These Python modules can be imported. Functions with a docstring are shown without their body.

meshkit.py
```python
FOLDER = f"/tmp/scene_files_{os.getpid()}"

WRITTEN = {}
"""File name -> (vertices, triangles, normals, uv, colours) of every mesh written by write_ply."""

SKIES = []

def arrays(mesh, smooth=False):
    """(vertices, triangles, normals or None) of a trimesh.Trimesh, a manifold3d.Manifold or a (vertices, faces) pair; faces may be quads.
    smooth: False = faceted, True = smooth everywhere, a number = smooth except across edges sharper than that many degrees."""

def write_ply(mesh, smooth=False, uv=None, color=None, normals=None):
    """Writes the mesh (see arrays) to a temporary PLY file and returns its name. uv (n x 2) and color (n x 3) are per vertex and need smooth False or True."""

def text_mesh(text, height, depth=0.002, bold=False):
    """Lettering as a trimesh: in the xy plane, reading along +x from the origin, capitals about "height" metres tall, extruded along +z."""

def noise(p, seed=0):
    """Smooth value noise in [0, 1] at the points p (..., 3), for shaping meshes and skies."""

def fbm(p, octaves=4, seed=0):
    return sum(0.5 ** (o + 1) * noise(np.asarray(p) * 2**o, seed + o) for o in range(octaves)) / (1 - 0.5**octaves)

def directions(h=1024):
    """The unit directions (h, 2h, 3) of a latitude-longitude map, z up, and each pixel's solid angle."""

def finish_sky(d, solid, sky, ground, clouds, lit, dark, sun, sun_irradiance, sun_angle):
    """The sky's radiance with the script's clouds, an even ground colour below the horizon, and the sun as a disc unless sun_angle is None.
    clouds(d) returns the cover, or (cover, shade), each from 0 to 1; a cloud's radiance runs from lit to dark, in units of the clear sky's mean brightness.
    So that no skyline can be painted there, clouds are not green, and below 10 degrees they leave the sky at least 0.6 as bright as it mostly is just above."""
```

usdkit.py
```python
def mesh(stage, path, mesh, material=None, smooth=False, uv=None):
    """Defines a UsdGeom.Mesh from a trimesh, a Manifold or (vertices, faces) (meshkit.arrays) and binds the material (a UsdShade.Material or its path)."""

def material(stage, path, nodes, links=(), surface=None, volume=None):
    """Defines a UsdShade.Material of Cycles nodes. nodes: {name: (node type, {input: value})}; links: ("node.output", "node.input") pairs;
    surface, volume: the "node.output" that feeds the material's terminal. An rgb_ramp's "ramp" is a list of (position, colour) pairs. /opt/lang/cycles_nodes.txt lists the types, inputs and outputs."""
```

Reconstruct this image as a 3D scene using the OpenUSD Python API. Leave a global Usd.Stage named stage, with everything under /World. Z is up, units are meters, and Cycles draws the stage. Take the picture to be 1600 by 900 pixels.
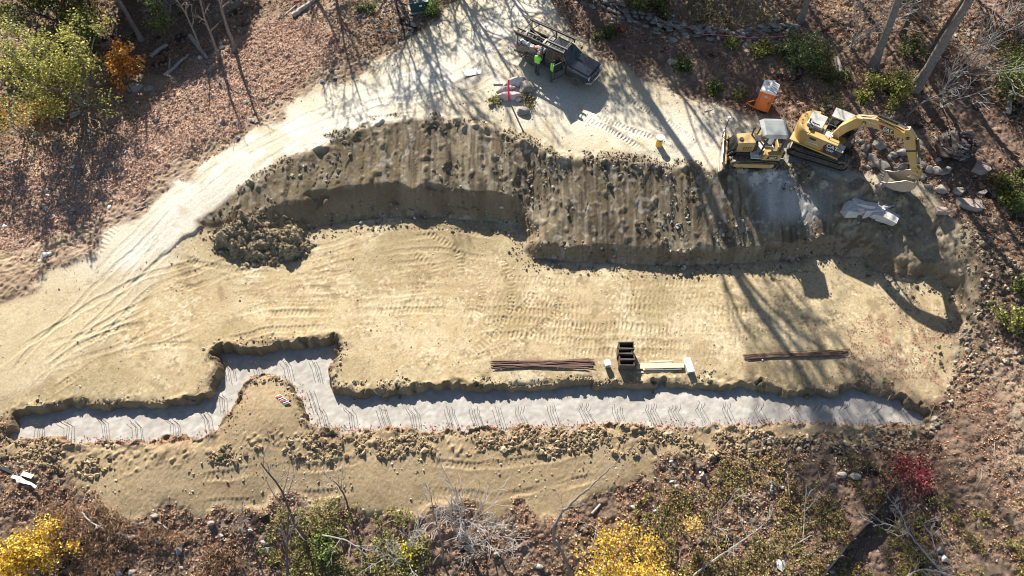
import math, random
import numpy as np, trimesh, manifold3d, usdkit, meshkit
from pxr import Usd, UsdGeom, UsdLux, UsdShade, Gf, Sdf, Vt
from scipy import ndimage
from scipy.spatial import cKDTree
from scipy.interpolate import RBFInterpolator

# ------------------------------------------------------------------ stage, camera, sky, sun
stage = Usd.Stage.CreateInMemory()
UsdGeom.SetStageUpAxis(stage, UsdGeom.Tokens.z)
UsdGeom.Xform.Define(stage, '/World')
UsdGeom.Scope.Define(stage, '/World/Looks')
PITCH, FPX, CAM_H = 59.0, 1080.0, 39.0            # drone camera looking down over the pit
EXPOSURE = 1.34
SUN_EL, SUN_AZ = math.radians(34.0), math.radians(20.0)
SUN = np.array([-math.sin(SUN_AZ) * math.cos(SUN_EL), math.cos(SUN_AZ) * math.cos(SUN_EL), math.sin(SUN_EL)])
cam = UsdGeom.Camera.Define(stage, '/World/camera')
cam.CreateHorizontalApertureAttr(36.0); cam.CreateVerticalApertureAttr(20.25)
cam.CreateFocalLengthAttr(36.0 * FPX / 1600.0)
cam.CreateClippingRangeAttr(Gf.Vec2f(0.1, 5000.0))
cam.CreateExposureAttr(EXPOSURE)
cam.AddTranslateOp().Set(Gf.Vec3d(0, 0, CAM_H)); cam.AddRotateXOp().Set(90.0 - PITCH)
sky = UsdLux.DomeLight.Define(stage, '/World/sky')
skym = usdkit.material(stage, '/World/Looks/sky_look', {
    "s": ("sky_texture", {"sky_type": "single_scattering", "sun_disc": False, "sun_elevation": SUN_EL, "sun_rotation": math.atan2(SUN[0], SUN[1]), "altitude": 100.0}),
    "b": ("background_shader", {"strength": 0.05})}, [("s.color", "b.color")], surface="b.background")
UsdShade.MaterialBindingAPI.Apply(sky.GetPrim()).Bind(skym)
sky.GetPrim().SetCustomDataByKey('kind', 'structure')
sun = UsdLux.DistantLight.Define(stage, '/World/sun')
sun.CreateNormalizeAttr(True); sun.CreateIntensityAttr(1.25); sun.CreateAngleAttr(0.5); sun.CreateColorAttr(Gf.Vec3f(1.0, 0.94, 0.84))
_m = Gf.Matrix4d(); _m.SetRotate(Gf.Rotation(Gf.Vec3d(0, 0, 1), Gf.Vec3d(*SUN.tolist())))
sun.AddTransformOp().Set(_m)

# ------------------------------------------------------------------ pixel -> world, for laying things out from the survey photograph
_p = math.radians(PITCH)
_F = np.array([0, math.cos(_p), -math.sin(_p)]); _R = np.array([1.0, 0, 0]); _D = np.array([0, -math.sin(_p), -math.cos(_p)])
def ray(px, py): return _F + _R * (px - 800) / FPX + _D * (py - 450) / FPX
def at(px, py, z=0.0):
    d = ray(px, py); t = (z - CAM_H) / d[2]
    return np.array([0, 0, CAM_H]) + d * t
def on_surface(px, py, f):
    z = 0.0
    for _ in range(25):
        p = at(px, py, z); z = 0.5 * z + 0.5 * float(f(p[0], p[1]))
    return at(px, py, z)
# ------------------------------------------------------------------ terrain
rng = np.random.default_rng(7)
STEP = 0.07
X0, X1, Y0, Y1 = -50.0, 50.0, 2.5, 55.0
gx = np.arange(X0, X1, STEP); gy = np.arange(Y0, Y1, STEP)
NX, NY = len(gx), len(gy)
GX, GY = np.meshgrid(gx, gy)

def sm(a, b, x):
    t = np.clip((x - a) / (b - a), 0, 1); return t * t * (3 - 2 * t)
def gn(sigma_m, seed, sy=None):
    """smooth random field with unit variance, feature size sigma_m (x) and sy (y) in metres"""
    r = np.random.default_rng(seed); sy = sigma_m if sy is None else sy
    fx = max(1, int(sigma_m / STEP / 3)); fy = max(1, int(sy / STEP / 3))
    small = r.standard_normal((NY // fy + 3, NX // fx + 3))
    small = ndimage.gaussian_filter(small, (sy / STEP / fy, sigma_m / STEP / fx))
    out = ndimage.zoom(small, (fy, fx), order=1)[:NY, :NX] if fx > 1 or fy > 1 else small[:NY, :NX]
    return (out - out.mean()) / out.std()

def surface(ctrl):
    pts = np.array([[*at(a, b, c)[:2], c] for a, b, c in ctrl])
    far = np.array([[-90, 20, 0.0], [90, 20, 3.0], [-90, 90, 3], [90, 90, 6], [0, 110, 7], [0, -40, -6], [-60, -30, -5], [60, -30, -4], [-55, 60, 2.0], [50, 60, 5.6]])
    allp = np.vstack([pts, far])
    r = RBFInterpolator(allp[:, :2], allp[:, 2], kernel='linear', smoothing=0.3)
    return r
COMMON = [(310, 345, .9), (240, 410, .35), (200, 440, .2), (100, 500, .1), (0, 570, .1), (1500, 560, .4), (1480, 620, -.2), (1560, 680, .5),
          (1600, 760, .1), (-60, 600, .1)]
UP = COMMON + [(1200, 230, 3.4), (1050, 200, 3.4), (900, 170, 3.5), (800, 150, 3.6), (730, 100, 3.8), (800, 30, 4.2), (640, 140, 3.5),
      (560, 180, 3.2), (450, 220, 2.7), (350, 270, 1.9), (260, 330, 1.2), (180, 390, .6), (120, 440, .3), (60, 500, .1), (650, 186, 3.3), (470, 245, 2.6),
      (360, 320, 1.4), (960, 250, 3.4), (1130, 270, 3.4), (1300, 250, 3.4), (1400, 285, 3.3), (1500, 300, 3.3), (1590, 300, 3.8), (1590, 420, 3.0), (1545, 470, 2.0),
      (1530, 520, 1.2), (1590, 560, 1.6), (1590, 640, 1.0), (1000, 90, 4.1), (1100, 20, 4.8), (1250, 30, 5.0), (1500, 30, 5.0), (1590, 150, 4.6),
      (1590, 0, 5.2), (1250, 130, 4.0), (1190, 150, 3.6), (0, 0, 1.0), (100, 100, .8), (180, 60, .6), (230, 120, .5), (300, 130, 1.9), (330, 50, 1.2), (250, 200, 1.6), (400, 60, 2.8),
      (400, 20, 1.8), (480, 20, 3.0), (400, 120, 2.6), (500, 100, 3.4), (600, 40, 4.0), (50, 250, .4), (150, 220, 1.0), (60, 350, .3), (0, 430, .1)]
LOW = COMMON + [(500, 400, .1), (650, 400, .05), (650, 480, 0), (900, 480, 0), (1100, 480, 0), (1300, 480, 0), (1400, 500, .05), (1450, 540, .15), (300, 480, .1), (150, 560, .05),
      (60, 620, 0), (250, 600, 0), (420, 510, 0), (700, 590, 0), (900, 585, 0), (1200, 580, 0), (1350, 575, .05), (430, 400, .1), (800, 400, 0), (1200, 430, 0),
      (30, 705, -.45), (200, 705, -.55), (400, 690, -.3), (425, 640, .25), (400, 620, .2), (450, 620, .1), (600, 690, -.6), (800, 688, -.65), (1000, 684, -.65), (1200, 680, -.6), (1420, 680, -.4),
      (200, 770, -.9), (400, 760, -1.0), (600, 760, -1.1), (800, 770, -1.2), (950, 730, -1.0), (0, 760, -.8), (0, 890, -1.8), (200, 890, -2.3), (400, 880, -2.6),
      (700, 890, -2.7), (1000, 890, -2.5), (1300, 890, -2.1), (1590, 890, -1.0), (1400, 780, -1.0), (1200, 770, -1.4), (100, 820, -1.3), (1590, 800, -.3)]
_u, _l = surface(UP), surface(LOW)
cgx = np.arange(X0 - 1, X1 + 1.6, 0.5); cgy = np.arange(Y0 - 1, Y1 + 1.6, 0.5)
def coarse(r):
    a, b = np.meshgrid(cgx, cgy)
    z = ndimage.gaussian_filter(r(np.stack([a.ravel(), b.ravel()], 1)).reshape(a.shape), 1.2)
    f = ndimage.map_coordinates(z, [((GY - cgy[0]) / 0.5).ravel(), ((GX - cgx[0]) / 0.5).ravel()], order=1).reshape(GX.shape)
    return z, f
UC, UZ = coarse(_u); LC, LZ = coarse(_l)
def look(zc):
    return lambda x, y: ndimage.map_coordinates(zc, [[(y - cgy[0]) / 0.5], [(x - cgx[0]) / 0.5]], order=1, mode='nearest')[0]
fU, fL = look(UC), look(LC)
def polyU(pts): return np.array([on_surface(a, b, fU)[:2] for a, b in pts])
def polyL(pts): return np.array([on_surface(a, b, fL)[:2] for a, b in pts])
def dense(p, d=0.05, closed=False):
    p = np.asarray(p); q = np.vstack([p, p[:1]]) if closed else p
    out = []
    for a, b in zip(q[:-1], q[1:]):
        n = max(1, int(np.linalg.norm(b - a) / d)); out.append(a + (b - a) * np.linspace(0, 1, n, endpoint=False)[:, None])
    return np.vstack(out + [q[-1:]])
WX = 0.16 * gn(.55, 11) + 0.07 * gn(.18, 12); WY = 0.16 * gn(.55, 13) + 0.07 * gn(.18, 14)
def dist(poly, warp=1.0, closed=False, cut=None):
    """distance of every grid point to the polyline (far points: cut), and arc position"""
    d = dense(poly, 0.05, closed); t = cKDTree(d)
    q = np.stack([(GX + warp * WX).ravel(), (GY + warp * WY).ravel()], 1)
    r, i = t.query(q, distance_upper_bound=cut if cut else np.inf)
    if cut: r = np.minimum(r, cut); i = np.minimum(i, len(d) - 1)
    return r.reshape(GX.shape), (i * 0.05).reshape(GX.shape)
def inside(poly, warp=1.0):
    x, y = GX + warp * WX, GY + warp * WY
    res = np.zeros(GX.shape, bool); p = np.asarray(poly)
    for (ax, ay), (bx, by) in zip(p, np.roll(p, -1, 0)):
        if ay == by: continue
        lo, hi = min(ay, by) - .8, max(ay, by) + .8
        r0, r1 = np.searchsorted(gy, lo), np.searchsorted(gy, hi)
        yy, xx = y[r0:r1], x[r0:r1]
        c = ((ay > yy) != (by > yy)) & (xx < (bx - ax) * (yy - ay) / (by - ay) + ax)
        res[r0:r1] ^= c
    return res

CREST = [(300, 345), (335, 328), (372, 300), (430, 270), (480, 240), (540, 212), (600, 193), (660, 187), (730, 196), (800, 215), (850, 238), (866, 248),
         (920, 250), (980, 254), (1050, 262), (1130, 270), (1200, 268), (1260, 268), (1310, 282), (1380, 300), (1450, 318), (1505, 345), (1525, 400), (1530, 450), (1532, 500), (1515, 545), (1490, 575)]
TOE = [(315, 352), (380, 366), (440, 366), (490, 356), (540, 347), (600, 340), (680, 340), (760, 346), (812, 352), (822, 372), (818, 390), (832, 405), (900, 409), (980, 414), (1060, 416), (1140, 412), (1220, 406),
       (1290, 400), (1345, 402), (1375, 425), (1395, 440), (1420, 442), (1460, 436), (1490, 450), (1503, 485), (1490, 520), (1482, 560)]
crest, toe = polyU(CREST), polyL(TOE)
bank_poly = np.vstack([crest, toe[::-1]])
TR_BACK = [(18, 648), (28, 640), (90, 632), (150, 629), (230, 628), (305, 624), (322, 606), (335, 572), (332, 552), (345, 541), (400, 537), (430, 529), (470, 526), (524, 524), (527, 545), (521, 575), (520, 598),
           (536, 610), (580, 612), (620, 609), (680, 604), (700, 598), (740, 601), (800, 599), (900, 598), (960, 600), (1040, 596), (1100, 597), (1150, 594), (1200, 600), (1230, 612), (1300, 612), (1340, 598), (1380, 606), (1425, 628)]
TR_FRONT = [(1446, 648), (1440, 672), (1330, 668), (1200, 665), (1100, 666), (1000, 670), (900, 671), (800, 673), (700, 675), (600, 676), (500, 674), (484, 664), (470, 640), (455, 612), (432, 598), (400, 600), (378, 622), (362, 655), (346, 678), (300, 690), (230, 696), (120, 696), (22, 694)]
trench = np.vstack([polyL(TR_BACK), np.array([at(a, b, -.9)[:2] for a, b in TR_FRONT])])

d_c, s_c = dist(crest, .12); d_t, s_t = dist(toe, .12)
in_bank = inside(bank_poly, .4)
low_poly = np.vstack([toe, polyL([(1500, 640), (1570, 690), (1700, 760)]), [[70, 0], [-70, 0]], polyL([(-300, 600), (0, 572), (100, 502), (200, 442), (240, 412)])])
in_low = inside(low_poly, .4) & ~in_bank
T = np.where(in_bank, d_c / (d_c + d_t + 1e-6), np.where(in_low, 1.0, 0.0))
T = ndimage.gaussian_filter(T, 0.8)
# profile: an upper face dressed by the machines, then a steeper raw cut down to the floor
wl = 1 - sm(.2, .75, GX + .12 * gn(.4, 304))
split = .87 - (.11 + .20 * (1 - sm(-15, -4, GX))) * wl + (.015 * gn(1.2, 21) + .018 * gn(.3, 22)) - .1 * sm(18.5, 20, GX)
low = .39 + (.25 + .12 * (1 - sm(-15, -4, GX))) * wl
frac = np.where(T < split, 1 - (1 - low) * (T / split) ** 1.05, low * (1 - (T - split) / (1 - split)))
frac = np.clip(frac, 0, 1)
Z = LZ + (UZ - LZ) * frac
Z = np.where(T <= 0.001, UZ, np.where(T >= .999, LZ, Z))
bankw = ndimage.gaussian_filter(in_bank.astype(float), 3)
# grooves the blade and bucket left down the face, clods, raw edges
groove = gn(.11, 31, 1.8) * .022 + gn(.3, 32, 3.0) * .03
Z += bankw * (groove * np.where(T < split + .05, 1, .6) + .003 * gn(.3, 33) + .002 * gn(.1, 34) + .004 * gn(.04, 37) + np.maximum(gn(.16, 38) - 1.0, 0) * .06)
bx = GX + .25 * gn(1.4, 301) + .12 * gn(.4, 302) + .12 * (GY - 30); saw = (bx / 1.05) % 1.0     # one bucket's width after another
Z += bankw * sm(.03, .12, T) * (1 - sm(split - .1, split, T)) * (.055 * (saw - .5) + .05 * np.exp(-((saw - .06) / .05) ** 2) * (gn(.5, 303) > -.4))
Z += bankw * sm(20.5, 22.5, GX) * (.035 * gn(.22, 305) + .02 * gn(.08, 306) + .05 * np.maximum(gn(.4, 307), 0))
edge = np.exp(-(d_c / .55) ** 2) * (GX > -19) * (GX < 26)
clod = np.maximum(gn(.14, 35), 0) ** 1.5 * .07 + np.maximum(gn(.3, 36), 0) * .09
Z += edge * (clod + .03)
# mound of loose soil at the foot of the ramp
HEAP = polyL([(325, 372), (350, 350), (400, 340), (440, 352), (480, 366), (490, 385), (470, 402), (430, 410), (395, 412), (350, 402), (325, 390)])
heap_d, _ = dist(HEAP, 1.3, True); in_heap = inside(HEAP, 1.3)
heap_h = np.where(in_heap, np.minimum(heap_d / 1.0, 1.0), 0)
Z += sm(0, 1, heap_h) * (.55 + .2 * gn(.6, 41)) + in_heap * sm(0, .4, heap_h) * (.10 * gn(.26, 42) + .07 * gn(.12, 43) + .04 * gn(.06, 44))
# footing trench
_wx, _wy = WX, WY; WX = WX * .8 + .05 * gn(.09, 15) + .04 * gn(.2, 16); WY = WY * .8 + .05 * gn(.09, 17) + .05 * gn(.2, 18)
tr_d, _ = dist(trench, 1.0, True); in_tr = inside(trench); WX, WY = _wx, _wy
lip = np.exp(-(tr_d / .3) ** 2) * ~in_tr
Z += lip * (.07 * gn(.35, 51) + .04 * gn(.12, 52))
wall = sm(0, .42, np.where(in_tr, tr_d, 0))
Z = np.where(in_tr, Z + (-1.2 - Z) * wall + (.05 * gn(.16, 53) + .04 * gn(.07, 54)) * (wall > .02) * (wall < .98), Z)

# wheel and track marks
TRACKS = []   # (polyline px, surface, gauge, width, depth, cleat pitch, cleat amp)
def tracks(pts, f, gauge, width=.42, depth=.03, pitch=.2, amp=.022): TRACKS.append((pts, f, gauge, width, depth, pitch, amp))
U_, L_ = polyU, polyL
tracks([(870, 168), (920, 175), (980, 200), (1040, 225)], U_, 0, .5, .03, .26, .03)
tracks([(900, 178), (960, 205), (1010, 240)], U_, 0, .5, .03, .26, .035)
tracks([(960, 150), (1000, 165), (1080, 215), (1120, 240)], U_, 0, .45, .02, .24, .025)
tracks([(560, 175), (620, 168), (680, 165), (720, 150)], U_, 1.5, .5, .03, .22, .03)
tracks([(590, 150), (650, 160), (705, 140)], U_, 0, .4, .02, .27, .022)
tracks([(800, 20), (730, 85), (620, 140), (480, 195), (360, 265), (270, 330), (200, 400), (140, 470)], U_, 1.9, .35, .012, .12, .004)
tracks([(820, 60), (750, 120), (650, 150), (520, 200), (420, 240), (330, 310), (270, 370), (230, 440), (215, 520)], U_, 1.8, .35, .012, .12, .004)
tracks([(300, 330), (230, 400), (150, 470), (80, 540), (30, 600)], L_, 1.9, .35, .025, .12, .01)
tracks([(330, 420), (230, 450), (130, 500), (40, 560)], L_, 1.8, .4, .03, .12, .01)
tracks([(700, 385), (600, 395), (500, 420), (420, 425), (340, 430), (240, 470), (160, 560)], L_, 1.9, .4, .026, .27, .015)
tracks([(780, 390), (690, 372), (600, 378), (500, 402), (430, 425), (330, 455), (200, 520), (60, 560)], L_, 1.7, .35, .026, .27, .012)
tracks([(720, 430), (600, 440), (460, 450), (350, 440), (260, 420)], L_, 1.8, .45, .026, .27, .016)
tracks([(1180, 465), (1050, 462), (930, 465), (820, 468)], L_, 1.8, .5, .014, .28, .026)
tracks([(1150, 490), (980, 490), (860, 485), (740, 478)], L_, 1.8, .5, .014, .28, .026)
tracks([(860, 440), (850, 480), (800, 520), (720, 545), (620, 540)], L_, 1.8, .5, .014, .28, .026)
tracks([(1330, 470), (1250, 500), (1100, 520), (900, 515), (780, 500)], L_, 1.8, .5, .014, .28, .026)
tracks([(640, 375), (700, 400), (705, 440), (650, 470)], L_, 1.8, .5, .014, .28, .026)
tracks([(400, 470), (500, 470), (640, 465), (760, 470)], L_, 1.8, .5, .03, .27, .02)
tracks([(250, 520), (330, 520), (420, 495), (600, 490)], L_, 1.8, .45, .03, .27, .022)
tracks([(350, 480), (260, 520), (160, 540), (60, 600)], L_, 1.8, .45, .03, .27, .022)
tracks([(1300, 480), (1180, 505), (1000, 500), (840, 500), (700, 510)], L_, 1.8, .5, .012, .28, .026)
tracks([(1330, 520), (1200, 540), (1080, 535), (960, 530), (850, 530)], L_, 1.8, .5, .012, .28, .024)
tracks([(1260, 450), (1100, 445), (960, 440), (850, 430)], L_, 1.8, .5, .012, .28, .026)
tracks([(900, 460), (820, 455), (740, 450), (640, 455), (540, 470)], L_, 1.8, .5, .014, .28, .026)
tracks([(760, 400), (780, 450), (770, 500), (720, 540), (640, 570)], L_, 1.8, .5, .014, .28, .026)
tracks([(560, 700), (575, 740), (620, 780)], L_, 1.3, .5, .04, .27, .035)
tracks([(300, 770), (420, 755), (520, 750), (600, 730)], L_, 1.5, .5, .03, .27, .03)
tracks([(650, 740), (760, 755), (850, 740), (940, 720)], L_, 1.6, .45, .03, .27, .02)
tracks([(780, 780), (840, 765), (900, 740)], L_, 0, .35, .05, .27, .02)
tracks([(120, 400), (160, 350), (180, 330)], U_, 2.0, 1.0, .0, .3, .03)
for pts, pf, gauge, width, depth, pitch, amp in TRACKS:
    w = pf(pts); seg = dense(w, .05)
    seg = np.stack([ndimage.gaussian_filter1d(seg[:, k], 12, mode='nearest') for k in (0, 1)], 1)
    tang = np.gradient(seg, axis=0); nrm = np.stack([-tang[:, 1], tang[:, 0]], 1); nrm /= np.linalg.norm(nrm, axis=1, keepdims=True) + 1e-9
    for s in ((-.5, .5) if gauge else (0,)):
        line = seg + nrm * s * gauge
        b0 = line.min(0) - 1; b1 = line.max(0) + 1
        i0, i1 = np.searchsorted(gx, [b0[0], b1[0]]); j0, j1 = np.searchsorted(gy, [b0[1], b1[1]])
        if i1 <= i0 or j1 <= j0: continue
        sl = (slice(j0, j1), slice(i0, i1))
        q = np.stack([(GX[sl] + .3 * WX[sl]).ravel(), (GY[sl] + .3 * WY[sl]).ravel()], 1)
        arc = np.concatenate([[0], np.cumsum(np.linalg.norm(np.diff(line, axis=0), axis=1))])
        d, i = cKDTree(line).query(q, distance_upper_bound=.9)
        ok = np.isfinite(d); i = np.minimum(i, len(line) - 1); d = np.where(ok, d, 9)
        body = np.where(d < width / 2, 1.0, 0) * np.exp(-(d / (width * .55)) ** 6)
        ridge = np.exp(-((d - width * .62) / .1) ** 2)
        ends = sm(0, 1.0, arc[i]) * sm(0, 1.0, arc[-1] - arc[i])
        patch = np.clip(.75 + .5 * gn(1.1, 60)[sl].ravel(), 0, 1)
        dz = (-depth * body + .6 * depth * ridge + body * amp * np.sin(2 * np.pi * arc[i] / pitch)) * ends * patch
        Z[sl] += (dz.reshape(Z[sl].shape)) * (~in_tr[sl]) * (1 - bankw[sl]) 

# colour zones (dry albedo of each soil) ------------------------------------------------
ROAD = np.vstack([polyU([(715, -60), (705, 5), (690, 25), (600, 86), (520, 131), (420, 187), (330, 250), (262, 300), (200, 350), (120, 410), (60, 450), (-20, 490)]), polyL([(-20, 640)]),
                  polyL([(200, 520), (280, 400)]), polyU(CREST[:22]), polyU([(1440, 290), (1330, 255), (1290, 215), (1240, 190), (1190, 180), (1110, 165), (1040, 140), (970, 100), (925, 70), (890, 45), (868, 15), (850, -60)])])
BERM = np.vstack([np.array([at(a, b, -.9)[:2] for a, b in TR_FRONT[::-1]]), polyL([(1465, 640), (1440, 680), (1300, 676), (1200, 684), (1120, 698), (1040, 722), (960, 752), (890, 780), (850, 800), (780, 796), (700, 792), (640, 802), (570, 792), (540, 780), (500, 795), (440, 775),
              (380, 788), (330, 792), (262, 806), (200, 795), (140, 772), (110, 745), (50, 722), (0, 715)])])
FLOOR = np.vstack([toe, polyL([(1500, 560), (1480, 620), (1445, 640)]), trench[:len(TR_BACK)][::-1], polyL([(-20, 650), (-20, 480), (90, 440), (200, 430)])])
def soft(mask, s): return ndimage.gaussian_filter(mask.astype(np.float32), s / STEP)
in_road, in_berm, in_floor = inside(ROAD, 1.6), inside(BERM, 1.8), inside(FLOOR, 1.0)
m_sand = np.clip(soft((in_floor | in_berm) & ~in_bank, .18), 0, 1)
m_road = np.clip(soft(in_road & ~in_bank, .22), 0, 1)
n1, n2, n3, n4 = gn(2.5, 71), gn(.7, 72), gn(.22, 73), gn(.1, 74)
def c3(r, g, b): return np.array([r, g, b], np.float32)
def mixc(a, b, t): return a + (b - a) * np.clip(t, 0, 1)[..., None]
one = np.ones(GX.shape + (3,), np.float32)
leaf = one * c3(.165, .11, .08)
leaf = mixc(leaf, c3(.20, .15, .105), .5 + .35 * n1 + .2 * n2)
leaf = mixc(leaf, c3(.05, .036, .028), sm(.6, 1.8, n3 + .5 * n2))
leaf = mixc(leaf, c3(.36, .28, .20), sm(.7, 1.6, gn(1.3, 76) + .4 * n2) * .7)
leaf = mixc(leaf, c3(.33, .23, .17), sm(.9, 2.0, n4 + .3 * n3) * .8)
# left bank: pinker, drier leaves; bottom right: green-brown ground cover; bracken bottom left
pinkz = soft(inside(polyU([(0, 240), (120, 250), (240, 180), (260, 130), (440, 30), (560, 60), (420, 170), (250, 280), (60, 420), (0, 400)])), 1.5)
leaf = mixc(leaf, one * c3(.47, .335, .25), pinkz * .8)
sandl = mixc(one * c3(.37, .285, .166), c3(.292, .22, .127), .5 + .4 * n1 + .25 * n2)
sandl = mixc(sandl, c3(.455, .372, .25), sm(.2, 1.8, n2 + .6 * n3) * .75)
sandl = mixc(sandl, c3(.40, .33, .205), np.clip(.5 + .5 * gn(.35, 75), 0, 1) * .5)
sandl = mixc(sandl, c3(.21, .158, .085), sm(.7, 2.0, n3 + .6 * n4) * .7)
sandl = mixc(sandl, c3(.235, .175, .10), np.clip(gn(.05, 78) + .6 * gn(.4, 79) - 1.0, 0, 1) * .7)
sandl = mixc(sandl, c3(.50, .43, .30), np.clip(gn(.05, 87) + .6 * gn(.6, 88) - 1.1, 0, 1) * .7)
sandl = mixc(sandl, c3(.25, .195, .105), sm(.5, 1.6, gn(1.1, 77) + .5 * n1) * .6)
cp = polyU([(830, -40), (800, 30), (700, 105), (560, 175), (430, 230), (310, 300), (215, 380)])
d_p, _ = dist(cp, 1.0, cut=9.0)
cp2 = polyU([(740, 90), (800, 135), (900, 175), (1010, 200), (1100, 220)])
d_p2, _ = dist(cp2, 1.0, cut=9.0)
pale = np.maximum(np.exp(-(d_p / 3.2) ** 2), .75 * np.exp(-(d_p2 / 3.0) ** 2))
roadc = mixc(one * c3(.40, .335, .225), c3(.60, .56, .475), pale * (.95 + .15 * n2))
roadc = mixc(roadc, c3(.40, .33, .21), sm(.5, 1.8, .7 * n2 + .6 * n3 + .3 * n1) * (1 - .55 * pale))
greyz = soft(inside(polyU([(1090, 180), (1200, 185), (1330, 250), (1450, 300), (1420, 330), (1290, 290), (1120, 290)])), .9)
roadc = mixc(roadc, c3(.42, .385, .33), greyz * .8)
bankc = mixc(one * c3(.135, .102, .062), c3(.225, .18, .118), .5 + .55 * gn(.25, 81, 2.2) + .25 * n3)
bankc = mixc(bankc, c3(.085, .063, .04), sm(.6, 1.6, n3 + .5 * n2 + .3 * n4) * .7)
bankc = mixc(bankc, c3(.30, .26, .195), np.clip(gn(.05, 84, .9) * .5, 0, 1) * .6)
bankc = mixc(bankc, c3(.075, .058, .04), np.clip(gn(.06, 85, .45) + .5 * gn(.5, 86) - .5, 0, 1) * .75)
bankc = mixc(bankc, c3(.36, .325, .265), sm(1.0, 2.0, n4 + .4 * n3) * .7)
shale = sm(14.6, 16.4, GX + .5 * n2) * (1 - sm(19.2, 21.5, GX + .6 * n2))
bankc = mixc(bankc, one * c3(.43, .415, .39) * (1 + .12 * gn(.14, 82, 2.0))[..., None], shale * (1 - sm(.45, .75, T)) * .85)
bankc = mixc(bankc, mixc(one * c3(.30, .25, .175), c3(.20, .16, .105), .5 + .6 * n3), sm(20.5, 22.5, GX) * .7)
brown = sm(-.04, .06, T - split) * (1 - sm(.93, 1.0, T))
bankc = mixc(bankc, mixc(one * c3(.155, .105, .06), c3(.21, .15, .09), .5 + .5 * gn(.5, 83)), brown * .85)
loamz = in_bank & (GX < -9.5)
bankc = mixc(bankc, c3(.17, .132, .078), soft(loamz, 1.0) * .6 * (1 - brown))
COL = leaf
COL = mixc(COL, roadc, m_road)
COL = mixc(COL, sandl, m_sand * (1 - m_road * sm(-14, -18, GX) * .6))
VERGE = polyU([(-30, 520), (-30, 395), (100, 365), (220, 292), (330, 226), (430, 158), (520, 108), (600, 66), (650, 50), (655, 66), (600, 92), (420, 192), (262, 305), (120, 415), (30, 475)])
verge = np.clip(soft(inside(VERGE, 2.5), .5), 0, 1) * (1 - m_road)
COL = mixc(COL, mixc(one * c3(.36, .27, .175), c3(.25, .18, .12), .5 + .5 * n2 + .3 * n3), verge * np.clip(.75 + .3 * n1 + .2 * n3, 0, 1))
sandl_b = mixc(sandl, c3(.29, .208, .122), .6)
COL = mixc(COL, sandl_b, np.clip(soft(in_berm, .18), 0, 1))
crumb = np.exp(-(d_c / .7) ** 2) * (T < .02) * (GX > -19) * sm(-.3, .6, n3 + .4 * n2)
COL = mixc(COL, c3(.2, .165, .115), crumb * .8)
COL = mixc(COL, bankc, soft(in_bank, .07))
COL = mixc(COL, mixc(one * c3(.20, .155, .095), c3(.30, .24, .15), .5 + .5 * n3), soft(in_heap, .15))
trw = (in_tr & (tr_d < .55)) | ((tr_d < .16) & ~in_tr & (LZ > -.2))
COL = mixc(COL, mixc(one * c3(.15, .115, .07), c3(.23, .18, .11), .5 + .6 * n3), soft(trw, .06))
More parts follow.
